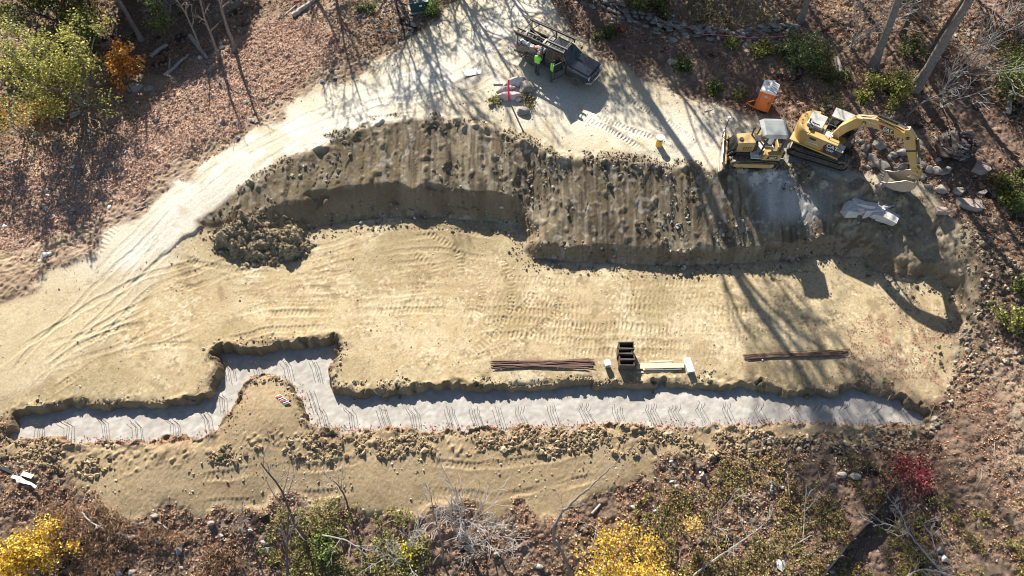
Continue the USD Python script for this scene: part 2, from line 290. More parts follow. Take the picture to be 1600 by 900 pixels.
# leaves blown over the right end of the site
blown = soft(inside(np.vstack([polyL([(1320, 560), (1400, 470), (1500, 520), (1530, 600), (1480, 690), (1380, 685), (1330, 640)])])), 1.2)
COL = mixc(COL, c3(.30, .17, .12), blown * sm(.5, 1.3, n4 + .5 * n3 + .4 * n2) * .6)
litter = soft(inside(polyL([(0, 690), (1480, 655), (1480, 668), (1000, 682), (480, 685), (0, 705)])), .2)
COL = mixc(COL, c3(.33, .18, .12), litter * sm(.4, 1.2, n4 + .5 * n2 + .3 * n3) * .55)
rough = 1 - np.clip(m_sand + m_road + bankw, 0, 1)
Z += rough * (.09 * gn(.9, 91) + .02 * gn(.25, 92) + .03 * gn(.09, 93) + .02 * gn(.05, 193)) + (1 - rough) * (1 - bankw) * (.006 * gn(.5, 94) + .002 * gn(.12, 95) + .003 * gn(.04, 195)) * ~in_tr
bermw = soft(in_berm, .2)
Z += bermw * (.010 * gn(.6, 96) + .002 * gn(.16, 97) + .004 * gn(.04, 197))
# the strewn, cloddy strip along the front of the trench
strip = soft(inside(polyL([(0, 700), (300, 690), (480, 676), (1200, 672), (1300, 690), (1150, 705), (900, 705), (480, 715), (300, 715), (100, 740), (0, 720)]), 2.0), .25)
Z += strip * (np.maximum(gn(.2, 98) - .5, 0) * .045 + np.maximum(gn(.07, 99) - .3, 0) * .05)

# regions -> separate pieces of ground
REG = np.zeros(GX.shape, np.int8)
REG[in_road] = 1; REG[in_floor] = 2; REG[in_berm] = 5; REG[in_bank] = 3; REG[in_heap] = 6; REG[in_tr] = 4
dzx = np.gradient(Z, STEP, axis=1); dzy = np.gradient(Z, STEP, axis=0)
NRM = np.stack([-dzx, -dzy, np.ones_like(Z)], -1); NRM /= np.linalg.norm(NRM, axis=-1, keepdims=True)
def ground_z(x, y):
    r = ndimage.map_coordinates(Z, [np.atleast_1d((np.asarray(y, float) - Y0) / STEP), np.atleast_1d((np.asarray(x, float) - X0) / STEP)], order=1, mode='nearest')
    return r if np.ndim(x) else float(r[0])
def grid_val(A, x, y): return A[np.clip(((np.asarray(y) - Y0) / STEP).astype(int), 0, NY - 1), np.clip(((np.asarray(x) - X0) / STEP).astype(int), 0, NX - 1)]
def atg(px, py, dz=0.0):
    """first point of the terrain under the pixel"""
    d = ray(px, py); t0, t1 = (8 - CAM_H) / d[2], (-6 - CAM_H) / d[2]
    ts = np.linspace(t0, t1, 900); pts = np.array([0, 0, CAM_H]) + ts[:, None] * d
    below = np.nonzero(pts[:, 2] <= ground_z(pts[:, 0], pts[:, 1]) + dz)[0]
    return pts[below[0]] if len(below) else pts[-1]
# ------------------------------------------------------------------ helpers
_used = {}
def free(parent, name):
    k = (parent, name); n = _used.get(k, 0); _used[k] = n + 1
    return f'{parent}/{name}' if n == 0 else f'{parent}/{name}_{n:03d}'
def tag(prim, label=None, cat=None, group=None, kind=None):
    for k, v in (('label', label), ('category', cat), ('group', group), ('kind', kind)):
        if v: prim.SetCustomDataByKey(k, v)
    return prim
def thing(name, label, cat, loc=(0, 0, 0), rz=0.0, group=None, kind=None, rot=None, scale=None):
    x = UsdGeom.Xform.Define(stage, free('/World', name)); x.AddTranslateOp().Set(Gf.Vec3d(*map(float, loc)))
    if rot is not None: x.AddRotateXYZOp().Set(Gf.Vec3f(*map(float, rot)))
    elif rz: x.AddRotateZOp().Set(math.degrees(rz))
    if scale is not None: x.AddScaleOp().Set(Gf.Vec3f(*([float(scale)] * 3 if np.ndim(scale) == 0 else map(float, scale))))
    return tag(x.GetPrim(), label, cat, group, kind)
def part(parent, name, mesh, mat, smooth=False, label=None, kind=None, tint=None):
    m = usdkit.mesh(stage, free(str(parent.GetPath()), name), cat(mesh), mat, smooth=smooth)
    if tint is not None: colour(m, tint)
    return tag(m.GetPrim(), label, None, None, kind)
def obj(name, mesh, mat, label=None, category=None, group=None, kind=None, smooth=False, tint=None):
    m = usdkit.mesh(stage, free('/World', name), cat(mesh), mat, smooth=smooth)
    if tint is not None: colour(m, tint)
    return tag(m.GetPrim(), label, category, group, kind)
def colour(m, c, interp="vertex"):
    UsdGeom.PrimvarsAPI(m).CreatePrimvar("tint", Sdf.ValueTypeNames.Color3fArray, interp).Set(Vt.Vec3fArray.FromNumpy(np.asarray(c, np.float32)))
def copy_of(src, name, label, category, loc, rz=0.0, group=None, scale=1.0, rot=None):
    t = thing(name, label, category, loc, rz, group, scale=scale, rot=rot)
    t.GetReferences().AddInternalReference(src.GetPath()); t.SetInstanceable(True)
    return t
def cat(m):
    if isinstance(m, list): 
        m = [manifold_mesh(x) if hasattr(x, 'to_mesh') else x for x in m]
        return trimesh.util.concatenate(m) if len(m) > 1 else m[0]
    return manifold_mesh(m) if hasattr(m, 'to_mesh') else m
def manifold_mesh(m):
    k = m.to_mesh(); return trimesh.Trimesh(np.array(k.vert_properties[:, :3], float), np.array(k.tri_verts), process=False)
def rotz(a): c, s = math.cos(a), math.sin(a); return np.array([[c, -s, 0, 0], [s, c, 0, 0], [0, 0, 1, 0], [0, 0, 0, 1.0]])
def xf(m, loc=(0, 0, 0), rx=0, ry=0, rz=0):
    M = trimesh.transformations.euler_matrix(rx, ry, rz); M[:3, 3] = loc
    m = m.copy(); m.apply_transform(M); return m
def box(size, c=(0, 0, 0), rx=0, ry=0, rz=0, bev=0.0):
    sx, sy, sz = size
    if bev:
        b = min(bev, .45 * min(size)); pts = []
        for x in (-1, 1):
            for y in (-1, 1):
                for z in (-1, 1):
                    pts += [(x * (sx / 2 - b), y * (sy / 2 - b), z * sz / 2), (x * (sx / 2 - b), y * sy / 2, z * (sz / 2 - b)), (x * sx / 2, y * (sy / 2 - b), z * (sz / 2 - b))]
        m = manifold_mesh(manifold3d.Manifold.hull_points(np.array(pts)))
    else: m = trimesh.creation.box([sx, sy, sz])
    return xf(m, c, rx, ry, rz)
def bar(a, b, w, h=None, up=(0, 0, 1)):
    """rectangular bar from a to b, w wide, h high"""
    a, b = np.asarray(a, float), np.asarray(b, float); d = b - a; L = np.linalg.norm(d); x = d / L
    u = np.asarray(up, float); y = np.cross(u, x)
    if np.linalg.norm(y) < 1e-3: y = np.cross([0, 1, 0], x)
    y /= np.linalg.norm(y); z = np.cross(x, y)
    M = np.eye(4); M[:3, 0], M[:3, 1], M[:3, 2], M[:3, 3] = x, y, z, (a + b) / 2
    m = trimesh.creation.box([L, w, h or w]); m.apply_transform(M); return m
def tube(pts, r, n=6, caps=True):
    pts = np.asarray(pts, float); k = len(pts); r = np.full(k, r, float) if np.ndim(r) == 0 else np.asarray(r, float)
    t = np.gradient(pts, axis=0); t /= np.linalg.norm(t, axis=1, keepdims=True) + 1e-12
    ref = np.array([0, 0, 1.0]) if abs(t[0][2]) < .9 else np.array([1.0, 0, 0])
    V = []
    u = np.cross(t[0], ref); u /= np.linalg.norm(u)
    ang = np.linspace(0, 2 * np.pi, n, endpoint=False)
    for i in range(k):
        u = u - t[i] * (u @ t[i]); u /= np.linalg.norm(u) + 1e-12; v = np.cross(t[i], u)
        V.append(pts[i] + r[i] * (np.cos(ang)[:, None] * u + np.sin(ang)[:, None] * v))
    V = np.vstack(V); F = []
    i = np.arange(k - 1)[:, None] * n; j = np.arange(n)[None]; j2 = (j + 1) % n
    a, b, c, d = (i + j).ravel(), (i + j2).ravel(), (i + n + j2).ravel(), (i + n + j).ravel()
    F = np.vstack([np.stack([a, b, c], 1), np.stack([a, c, d], 1)])
    if caps:
        V = np.vstack([V, pts[0], pts[-1]]); c0, c1 = len(V) - 2, len(V) - 1; e = (k - 1) * n
        F = np.vstack([F, [[c0, (q + 1) % n, q] for q in range(n)], [[c1, e + q, e + (q + 1) % n] for q in range(n)]])
    return trimesh.Trimesh(V, F, process=False)
def cyl(a, b, r, n=12): return tube([a, b], r, n)
def prism(poly, w, axis='y', c=0.0):
    """polygon in the xz plane extruded by w along y (or xy polygon along z)"""
    import shapely.geometry as sg
    m = trimesh.creation.extrude_polygon(sg.Polygon(poly), w, engine='earcut')
    if axis == 'y':
        m.apply_translation([0, 0, -w / 2]); M = np.array([[1, 0, 0, 0], [0, 0, -1, c], [0, 1, 0, 0], [0, 0, 0, 1.0]]); m.apply_transform(M)
    elif axis == 'x':
        m.apply_translation([0, 0, -w / 2]); M = np.array([[0, 0, 1, c], [1, 0, 0, 0], [0, 1, 0, 0], [0, 0, 0, 1.0]]); m.apply_transform(M)
    else: m.apply_translation([0, 0, c])
    return m
def hull(pts): return manifold_mesh(manifold3d.Manifold.hull_points(np.asarray(pts, float)))
def boxhull(b, t, z0, z1):
    """frustum: bottom rect b=(x0,x1,y0,y1) at z0, top rect at z1"""
    return hull([(x, y, z0) for x in b[:2] for y in b[2:]] + [(x, y, z1) for x in t[:2] for y in t[2:]])
def rock(r, seed, flat=.7, sub=2, jag=.22, stretch=(1, 1)):
    q = np.random.default_rng(seed); m = trimesh.creation.icosphere(max(sub, 2) if sub > 1 else 1, 1.0); v = m.vertices
    for _ in range(8):   # split faces
        n = q.normal(size=3); n /= np.linalg.norm(n); h = q.uniform(.6, .92); d = v @ n
        v = v - np.maximum(d - h, 0)[:, None] * n
    v = v * (1 + .8 * jag * (meshkit.fbm(v * 2.1 + seed * 3.1, 4, seed) - .5))[:, None]
    v = v / np.abs(v).max(0)
    m.vertices = v * np.array([r * stretch[0], r * stretch[1], r * flat]); return m

# ------------------------------------------------------------------ materials
LK = '/World/Looks/'
def plain(name, col, rough=.6, metal=0.0, var=.12, scale=6.0, dirt=None, dirt_amt=.0, dirt_scale=2.5, bump=0.0, bscale=40.0, coat=0.0, spec=None):
    """base colour with a mottled variation, optional dust layer gathered by noise, optional fine bump"""
    lo, hi = [max(0, c * (1 - var)) for c in col], [min(1, c * (1 + var)) for c in col]
    n = {"tc": ("texture_coordinate", {}), "n": ("noise_texture", {"scale": scale, "detail": 5.0}), "r": ("rgb_ramp", {"ramp": [(.3, lo), (.7, hi)]}),
         "p": ("principled_bsdf", {"roughness": rough, "metallic": metal, "coat_weight": coat})}
    if spec is not None: n["p"][1]["specular_ior_level"] = spec
    l = [("tc.object", "n.vector"), ("n.fac", "r.fac")]
    out = "r.color"
    if dirt is not None:
        n["dn"] = ("noise_texture", {"scale": dirt_scale, "detail": 6.0, "roughness": .65})
        n["dr"] = ("rgb_ramp", {"ramp": [(.45 - .25 * dirt_amt, (0, 0, 0)), (.75 - .2 * dirt_amt, (dirt_amt,) * 3)]})
        n["mx"] = ("mix", {"mix_type": "mix", "color2": dirt})
        l += [("tc.object", "dn.vector"), ("dn.fac", "dr.fac"), ("dr.color", "mx.fac"), (out, "mx.color1")]; out = "mx.color"
    l.append((out, "p.base_color"))
    if bump:
        n["bn"] = ("noise_texture", {"scale": bscale, "detail": 4.0}); n["bp"] = ("bump", {"strength": bump, "distance": .02})
        l += [("tc.object", "bn.vector"), ("bn.fac", "bp.height"), ("bp.normal", "p.normal")]
    return usdkit.material(stage, LK + name, n, l, surface="p.BSDF")
def tinted(name, rough=.95, scale=14.0, amt=.35, bump=.5, bscale=30.0, transl=0.0, dist_=.03):
    """colour from the mesh's own tint, broken up by fine noise"""
    n = {"a": ("attribute", {"attribute": "tint"}), "g": ("geometry", {}), "n": ("noise_texture", {"scale": scale, "detail": 6.0, "roughness": .7}),
         "r": ("rgb_ramp", {"ramp": [(.25, (1 - amt,) * 3), (.75, (1 + amt,) * 3)]}), "m": ("vector_math", {"math_type": "multiply"}),
         "p": ("principled_bsdf", {"roughness": rough, "specular_ior_level": .2})}
    l = [("g.position", "n.vector"), ("n.fac", "r.fac"), ("a.color", "m.vector1"), ("r.color", "m.vector2"), ("m.vector", "p.base_color")]
    s = "p.BSDF"
    if bump:
        n["bn"] = ("noise_texture", {"scale": bscale, "detail": 5.0, "roughness": .7}); n["bp"] = ("bump", {"strength": bump, "distance": dist_})
        l += [("g.position", "bn.vector"), ("bn.fac", "bp.height"), ("bp.normal", "p.normal")]
    if transl:
        n["t"] = ("translucent_bsdf", {}); n["x"] = ("mix_closure", {"fac": transl})
        l += [("m.vector", "t.color"), ("p.BSDF", "x.closure1"), ("t.BSDF", "x.closure2")]; s = "x.closure"
    return usdkit.material(stage, LK + name, n, l, surface=s)
# ------------------------------------------------------------------ ground meshes
M_soil = tinted('soil', amt=.30, scale=9.0, bump=.7, bscale=30.0, dist_=.035)
M_leafsoil = tinted('leaf_litter_soil', amt=.45, scale=16.0, bump=.9, bscale=14.0, dist_=.08)
def project(p):
    v = p - np.array([0, 0, CAM_H]); d = v @ _F
    return 800 + FPX * (v @ _R) / d, 450 + FPX * (v @ _D) / d
sx_, sy_ = project(np.stack([GX, GY, Z], -1).reshape(-1, 3))
vis = ((sx_ > -110) & (sx_ < 1710) & (sy_ > -140) & (sy_ < 1010)).reshape(GX.shape)   # the finely surveyed part of the ground
cell = vis[:-1, :-1] & vis[1:, 1:] & vis[:-1, 1:] & vis[1:, :-1]
idx = np.arange(NY * NX).reshape(NY, NX)
POS = np.stack([GX, GY, Z], -1).reshape(-1, 3); NV = NRM = None
dzx = np.gradient(Z, STEP, axis=1); dzy = np.gradient(Z, STEP, axis=0)
NV = np.stack([-dzx, -dzy, np.ones_like(Z)], -1).reshape(-1, 3); NV /= np.linalg.norm(NV, axis=1, keepdims=True)
CV = np.clip(COL, 0.01, .95).reshape(-1, 3)
def ground_piece(name, mask, mat):
    j, i = np.nonzero(mask)
    a, b, c, d = idx[j, i], idx[j, i + 1], idx[j + 1, i + 1], idx[j + 1, i]
    q = np.stack([a, b, c, d], 1); used, inv = np.unique(q, return_inverse=True); q = inv.reshape(q.shape)
    m = UsdGeom.Mesh.Define(stage, free('/World', name))
    m.CreatePointsAttr(Vt.Vec3fArray.FromNumpy(POS[used].astype(np.float32)))
    m.CreateFaceVertexCountsAttr(Vt.IntArray.FromNumpy(np.full(len(q), 4, np.int32)))
    m.CreateFaceVertexIndicesAttr(Vt.IntArray.FromNumpy(q.astype(np.int32).ravel()))
    m.CreateSubdivisionSchemeAttr('none')
    m.CreateNormalsAttr(Vt.Vec3fArray.FromNumpy(NV[used].astype(np.float32))); m.SetNormalsInterpolation('vertex')
    colour(m, CV[used]); UsdShade.MaterialBindingAPI.Apply(m.GetPrim()).Bind(mat)
    return tag(m.GetPrim(), kind='structure')
R = REG[:-1, :-1]
for k, nm, mt in ((0, 'forest_floor', M_leafsoil), (1, 'dirt_road', M_soil), (2, 'pit_floor', M_soil), (3, 'earth_bank', M_soil), (4, 'footing_trench', M_soil), (5, 'spoil_berm', M_soil), (6, 'soil_mound', M_soil)):
    ground_piece(nm, cell & (R == k), mt)
# the land beyond, coarse
ox = np.concatenate([np.linspace(-900, -70, 12), np.arange(-64, 64.1, 1.0), np.linspace(70, 900, 12)])
oy = np.concatenate([np.linspace(-700, -36, 10), np.arange(-30, 80.1, 1.0), np.linspace(86, 1200, 14)])
OX, OY = np.meshgrid(ox, oy)
cx, cy = np.clip(OX, X0, X1 - .1), np.clip(OY, Y0, Y1 - .1)
OZ = ground_z(cx.ravel(), cy.ravel()).reshape(OX.shape)
far_z = _u(np.stack([np.clip(OX, -85, 85).ravel(), np.clip(OY, -38, 105).ravel()], 1)).reshape(OX.shape)
wf = sm(0, 6, np.hypot(OX - cx, OY - cy)); OZ = OZ * (1 - wf) + far_z * wf
fine = ndimage.binary_erosion(cell, iterations=18)
inx = (OX > X0 + 1) & (OX < X1 - 1.5) & (OY > Y0 + 1) & (OY < Y1 - 1.5)
fv = np.zeros(OX.shape, bool); fv[inx] = grid_val(np.pad(fine, ((0, 1), (0, 1))), OX[inx], OY[inx])
OZ = np.where(inx, OZ - .25, OZ)
oc = ~(fv[:-1, :-1] & fv[1:, :-1] & fv[:-1, 1:] & fv[1:, 1:])
j, i = np.nonzero(oc); w_ = OX.shape[1]
q = np.stack([j * w_ + i, j * w_ + i + 1, (j + 1) * w_ + i + 1, (j + 1) * w_ + i], 1)
tm = (np.stack([OX, OY, OZ], -1).reshape(-1, 3), q)
rr = np.random.default_rng(3)
oc_ = np.array([.235, .165, .12]) * (1 + .25 * rr.standard_normal((OX.size, 1)))
g = usdkit.mesh(stage, free('/World', 'terrain'), tm, M_leafsoil, smooth=True); colour(g, np.clip(oc_, .03, .6)); tag(g.GetPrim(), kind='structure')
# ------------------------------------------------------------------ concrete footing and its dowels
M_conc = plain('concrete', (.375, .36, .335), rough=.95, var=.2, scale=2.5, dirt=(.25, .225, .19), dirt_amt=.7, dirt_scale=1.7, bump=.7, bscale=14.0)
M_rebar = plain('rebar_steel', (.10, .075, .06), rough=.7, var=.3, scale=30)
M_rust = plain('rusty_steel', (.135, .072, .055), rough=.75, var=.35, scale=9, dirt=(.2, .11, .075), dirt_amt=.6, dirt_scale=5)
fx0, fy0 = trench.min(0) - .2; fx1, fy1 = trench.max(0) + .2
step = .09; ax, ay = np.arange(fx0, fx1, step), np.arange(fy0, fy1, step); AX, AY = np.meshgrid(ax, ay)
inb = grid_val(in_tr | (tr_d < .22), AX, AY)
lump = lambda s, k: ndimage.gaussian_filter(np.random.default_rng(k).standard_normal(AX.shape), s)
nz = lambda s, k: (lambda q: q / q.std())(lump(s, k))
AZ = -.69 + .015 * nz(9, 1) + .006 * nz(2.2, 2) + .007 * nz(.8, 3)
c_ = inb[:-1, :-1] & inb[1:, 1:] & inb[:-1, 1:] & inb[1:, :-1]; j, i = np.nonzero(c_); w_ = AX.shape[1]
q = np.stack([j * w_ + i, j * w_ + i + 1, (j + 1) * w_ + i + 1, (j + 1) * w_ + i], 1); us, inv = np.unique(q, return_inverse=True)
top = np.stack([AX, AY, AZ], -1).reshape(-1, 3)[us]; q = inv.reshape(q.shape); nT = len(top)
tri = np.vstack([q[:, [0, 1, 2]], q[:, [0, 2, 3]]])
e = np.vstack([tri[:, [0, 1]], tri[:, [1, 2]], tri[:, [2, 0]]]); key = set(map(tuple, e.tolist()))
bd = np.array([x for x in e.tolist() if (x[1], x[0]) not in key])
V = np.vstack([top, top - [0, 0, .35]]); sideF = np.vstack([np.stack([bd[:, 1], bd[:, 0], bd[:, 0] + nT], 1), np.stack([bd[:, 1], bd[:, 0] + nT, bd[:, 1] + nT], 1)])
foot = thing('concrete_footing', 'pale grey concrete footing poured along the long stepped trench', 'footing', kind=None)
part(foot, 'slab', trimesh.Trimesh(V, np.vstack([tri, sideF, tri[:, ::-1] + nT]), process=False), M_conc, smooth=50)
DOW = [(64, 664), (110, 664), (165, 660), (216, 664), (275, 660), (326, 652), (361, 572), (350, 622), (403, 572), (451, 570), (495, 572), (490, 618), (506, 645), (552, 645), (600, 644),
       (650, 645), (705, 644), (744, 644), (780, 645), (813, 643), (864, 640), (914, 637), (967, 642), (1018, 638), (1054, 640), (1094, 638), (1136, 638), (1186, 638), (1240, 635), (1277, 638), (1318, 638), (1366, 641), (1416, 642)]
rg = np.random.default_rng(5)
for a, b in DOW:
    p0 = at(a, b + 4, -.69); n = int(rg.integers(4, 6)); tilt = rg.normal(0, .05, 2)
    for k in range(n):
        p = p0 + np.array([(k - n / 2) * .15, (k % 2) * .12 + rg.normal(0, .04), 0]); h = .72 + rg.normal(0, .04); lean = tilt + rg.normal(0, .035, 2)
        pts = [p + [0, 0, -.15], p + [0, 0, .0], p + [lean[0] * h, lean[1] * h, h * .8], p + [lean[0] * h * 1.2 - .02, lean[1] * h + .05, h], p + [lean[0] * h * 1.2 - .05, lean[1] * h + .10 + rg.normal(0, .03), h + .01]]
        part(foot, 'rebar_dowel', tube(pts, .014, 5), M_rebar)
flagp = at(1243, 641, -.2)
ob = obj('marker_flag', [tube([[*flagp[:2], -1.0], [*flagp[:2], -.15]], .006, 5), box((.16, .01, .12), (flagp[0] + .08, flagp[1], -.2), rz=.3)], plain('orange_plastic', (.85, .2, .05), var=.05), 'small orange marker flag standing among the dowels', 'marker flag')

# ------------------------------------------------------------------ steel bars laid on the floor
def bundle(pa, pb, n, label, seed, w):
    q = np.random.default_rng(seed); A, B = atg(*pa), atg(*pb); d = B - A; d /= np.linalg.norm(d); s = np.array([-d[1], d[0], 0])
    t = thing('rebar_bundle', label, 'rebar bundle', (A + B) / 2, group=None); L = np.linalg.norm(B - A)
    for k in range(n):
        lay = k % 3; u0, u1 = (q.uniform(-1, 1) * w * .5, q.uniform(-1, 1) * w * .6)
        z = .035 + lay * .035 + q.uniform(0, .015); e0, e1 = q.uniform(-.3, .15), q.uniform(-.25, .3)
        mid = (u0 + u1) / 2 + q.normal(0, .04)
        pts = [d * (-L / 2 + e0) + s * u0, d * (-L * .15) + s * (u0 * .4 + mid * .6), d * (L * .2) + s * (mid * .6 + u1 * .4), d * (L / 2 + e1) + s * u1]
        part(t, 'steel_bar', tube([p + [0, 0, z] for p in pts], .019, 5), M_rust)
    return t
bundle((772, 570), (922, 568), 30, 'thicker bundle of rusty steel bars lying left of the white bucket', 1, .62)
bundle((1168, 558), (1318, 551), 20, 'thinner bundle of rusty steel bars lying under the tree shadow', 2, .34)
M_white = plain('white_plastic', (.70, .70, .68), rough=.5, var=.04)
for a, b, l in ((783, 577, 'small white spacer block under the left end of the thicker bar bundle'), (871, 575, 'small white spacer block under the right half of the thicker bar bundle'), (1191, 563, 'small white spacer block at the thinner bar bundle')):
    p = atg(a, b); obj('spacer_block', box((.09, .09, .09), p + [0, 0, .045], rz=.4, bev=.015), M_white, l, 'spacer block')
# ------------------------------------------------------------------ dark open forms, bucket, timber, cooler
M_dark = plain('dark_form', (.05, .036, .03), rough=.75, var=.4, scale=7, dirt=(.13, .09, .07), dirt_amt=.5, dirt_scale=6)
def open_form(px, py, w, l, h, rz_, label):
    p = atg(px, py); t = thing('open_form', label, 'form', p, rz_, group='row of dark open-topped forms'); b = .055
    part(t, 'bottom', box((w - .02, l - .02, .04), (0, 0, .03)), M_dark)
    for nm, sz, c in (('side_panel', (b, l, h), (-w / 2, 0, h / 2)), ('side_panel', (b, l, h), (w / 2, 0, h / 2)), ('end_panel', (w - b - .006, b, h * .96), (0, l / 2 - b / 2, h / 2)), ('end_panel', (w - b - .006, b, h * .96), (0, -l / 2 + b / 2, h / 2))):
        part(t, nm, box(sz, c, bev=.01), M_dark)
    part(t, 'rim', [box((w + .08, .05, .03), (0, s * (l / 2 - .02), h + .015)) for s in (-1, 1)], M_dark)
open_form(976, 549, .88, .50, .82, .02, 'dark open-topped form at the far end of the row beside the timber')
open_form(974, 557, .82, .42, .80, -.05, 'dark open-topped form second from the far end, pushed left')
open_form(977, 565, .88, .48, .74, .03, 'dark open-topped form second from the trench end')
open_form(977, 573, .86, .46, .70, -.02, 'dark open-topped form nearest the trench')
p = atg(948, 571); t = thing('bucket', 'white square bucket standing between the bars and the dark forms', 'bucket', p, .15)
part(t, 'body', boxhull((-.14, .14, -.14, .14), (-.17, .17, -.17, .17), 0, .40), M_white); part(t, 'lid', box((.38, .38, .035), (0, 0, .42), bev=.012), M_white)
part(t, 'label_panel', box((.22, .008, .16), (0, -.168, .22), rx=-.07), plain('grey_label', (.3, .3, .32)))
part(t, 'handle', tube([(-.19, 0, .36), (-.2, -.12, .25), (0, -.2, .12), (.2, -.12, .25), (.19, 0, .36)], .008, 5), M_dark)
M_wood = plain('new_timber', (.52, .45, .335), rough=.8, var=.16, scale=5, dirt=(.42, .34, .24), dirt_amt=.5, dirt_scale=4)
def board(pa, pb, w, h, z, label, mat=M_wood, nm='timber_board'):
    A, B = atg(*pa), atg(*pb); A[2] += z + h / 2; B[2] += z + h / 2
    obj(nm, bar(A, B, w, h), mat, label, 'board')
board((996, 570.5), (1050, 569.5), .22, .05, .02, 'wide pale plank at the back of the timber stack')
board((1006, 574.5), (1068, 573), .26, .05, .12, 'widest pale plank lying highest in the timber stack')
board((994, 575), (1034, 574.5), .2, .06, .05, 'short pale plank at the left of the timber stack')
board((1004, 578.5), (1064, 577), .10, .12, .02, 'squared timber along the front of the stack')
board((996, 582), (1052, 580.5), .10, .05, .0, 'thin plank on the ground nearest the trench')
board((1014, 565.5), (1050, 564), .1, .05, .0, 'thin plank on the ground at the back of the stack')
board((1030, 570.5), (1070, 569.5), .1, .05, .07, 'narrow plank under the right end of the stack')
p = atg(1075, 573); t = thing('cooler', 'white box with grey front at the right end of the timber', 'box', p, .18)
part(t, 'body', box((.40, .95, .26), (0, 0, .14), bev=.03), M_white); part(t, 'lid', box((.43, .98, .05), (0, 0, .295), bev=.015), M_white)
part(t, 'front_panel', box((.3, .01, .18), (0, -.478, .14)), plain('blue_grey', (.18, .2, .25)))
# ------------------------------------------------------------------ small cans on the island of soil
cc = [(.8, .8, .8), (.55, .07, .07), (.75, .75, .77), (.5, .5, .55), (.6, .1, .12), (.78, .78, .8), (.3, .3, .33)]
for k, col in enumerate(cc):
    p = atg(434 + 2.4 * k, 619 + 2.1 * k); A = p + np.array([-.13, -.05, .05]); B = p + np.array([.15, .06, .07])
    lab = ['white can, topmost of the row on the soil island', 'dark red can second in the row', 'pale can third in the row', 'grey can in the middle of the row', 'red can below the middle of the row', 'white can second from the bottom', 'dark grey can at the bottom of the row'][k]
    t = thing('spray_can', lab, 'can', p, group='cans on the soil island'); tm_ = plain(f'can_paint_{k}', col, rough=.35, var=.03)
    part(t, 'body', cyl(A - p, B - p, .027, 10), tm_); part(t, 'cap', cyl(B - p, B - p + (B - A) * .2, .026, 8), M_white)

# ------------------------------------------------------------------ bits lying about
def sheet(px, py, poly, z, label, mat, name='plywood_sheet', category='sheet', rz_=0, th=.02, rx=0, seed=0):
    p = atg(px, py); m = prism(poly, th, 'z'); m = xf(m, rx=rx, rz=rz_); m.apply_translation(p + [0, 0, z]); return obj(name, m, mat, label, category)
board3 = [(-.7, -.3), (.55, -.3), (.7, .3), (-.55, .3)]
sheet(738, 113, [(-.6, -.32), (.6, -.32), (.6, .32), (-.6, .32)], .02, 'flat white board lying alone on the pale road', M_white, 'white_board', 'board', rz_=.25)
sheet(40, 752, [(-.85, .12), (-.4, .02), (-.1, -.14), (.5, -.22), (.8, -.4), (.86, -.26), (.42, -.06), (.1, .02), (-.3, .2), (-.8, .3)], .12, 'larger torn white sheet at the lower left of the trench', M_white, 'torn_sheet', 'sheet', rz_=-.06)
sheet(45, 743, [(-.35, -.1), (.35, -.16), (.4, .08), (-.3, .14)], .16, 'smaller torn white sheet above the larger one', M_white, 'torn_sheet', 'sheet', rz_=-.2)
sheet(14, 738, [(-.7, .25), (.75, -.3), (.78, -.12), (-.6, .42)], .14, 'dark fabric strip with red edge left of the torn white sheets', plain('black_fabric', (.02, .02, .022), rough=.8), 'fabric_strip', 'fabric')
for a, b, r_, l in ((70, 400, .26, 'largest of the white stones left of the road'), (78, 397, .15, 'small white stone right beside the largest left of the road'), (172, 324, .16, 'white stone on the left verge under the tree shadow'), (62, 408, .12, 'small white stone below the largest left of the road'), (8, 354, .15, 'pale stone at the left edge')):
    p = atg(a, b); obj('white_stone', xf(rock(r_, int(a)), p + [0, 0, r_ * .3]), plain(f'white_stone_{a}', (.72, .7, .66), var=.1, bump=.3), l, 'stone', group='white stones left of the road')

# bollard-like drum
p = atg(1029, 227); t = thing('drum', 'yellow drum with white lid standing on the pale ground', 'drum', p)
M_yel = plain('yellow_plastic', (.62, .40, .05), rough=.45, var=.08)
a_ = np.linspace(0, 2 * np.pi, 24, endpoint=False)
part(t, 'body', trimesh.creation.revolve([(0, 0), (.22, 0), (.235, .05), (.225, .3), (.24, .34), (.225, .38), (.23, .66), (.2, .7), (0, .7)], sections=24), M_yel, smooth=40)
part(t, 'lid', trimesh.creation.revolve([(0, .7), (.26, .7), (.28, .73), (.275, .79), (.2, .82), (0, .825)], sections=24), M_white, smooth=40)
part(t, 'grip', box((.14, .03, .05), (0, -.235, .62)), M_dark)

# red stake by the boulders
p = atg(795, 157); t = thing('survey_stake', 'tall red painted stake standing at the boulder patch', 'stake', p)
part(t, 'post', box((.11, .05, 1.95), (0, 0, .95), rz=.3), plain('red_paint', (.75, .03, .08), rough=.5, var=.05)); part(t, 'ribbon', box((.13, .07, .12), (0, 0, 1.78), rz=.3), plain('red_ribbon', (.6, .02, .06)))
M_stone = plain('granite', (.22, .21, .195), rough=.85, var=.25, scale=4, dirt=(.15, .125, .095), dirt_amt=.75, dirt_scale=3, bump=.5, bscale=12)
M_stone4 = plain('dusty_granite', (.34, .325, .30), rough=.9, var=.25, scale=4, dirt=(.2, .165, .125), dirt_amt=.75, dirt_scale=2.5, bump=.5, bscale=12)
M_stone2 = plain('pale_granite', (.54, .51, .47), rough=.85, var=.2, scale=4, dirt=(.3, .26, .22), dirt_amt=.5, dirt_scale=3, bump=.5, bscale=12)
M_stone3 = plain('pink_granite', (.56, .43, .40), rough=.85, var=.2, scale=4, dirt=(.3, .26, .22), dirt_amt=.5, dirt_scale=3, bump=.5, bscale=12)
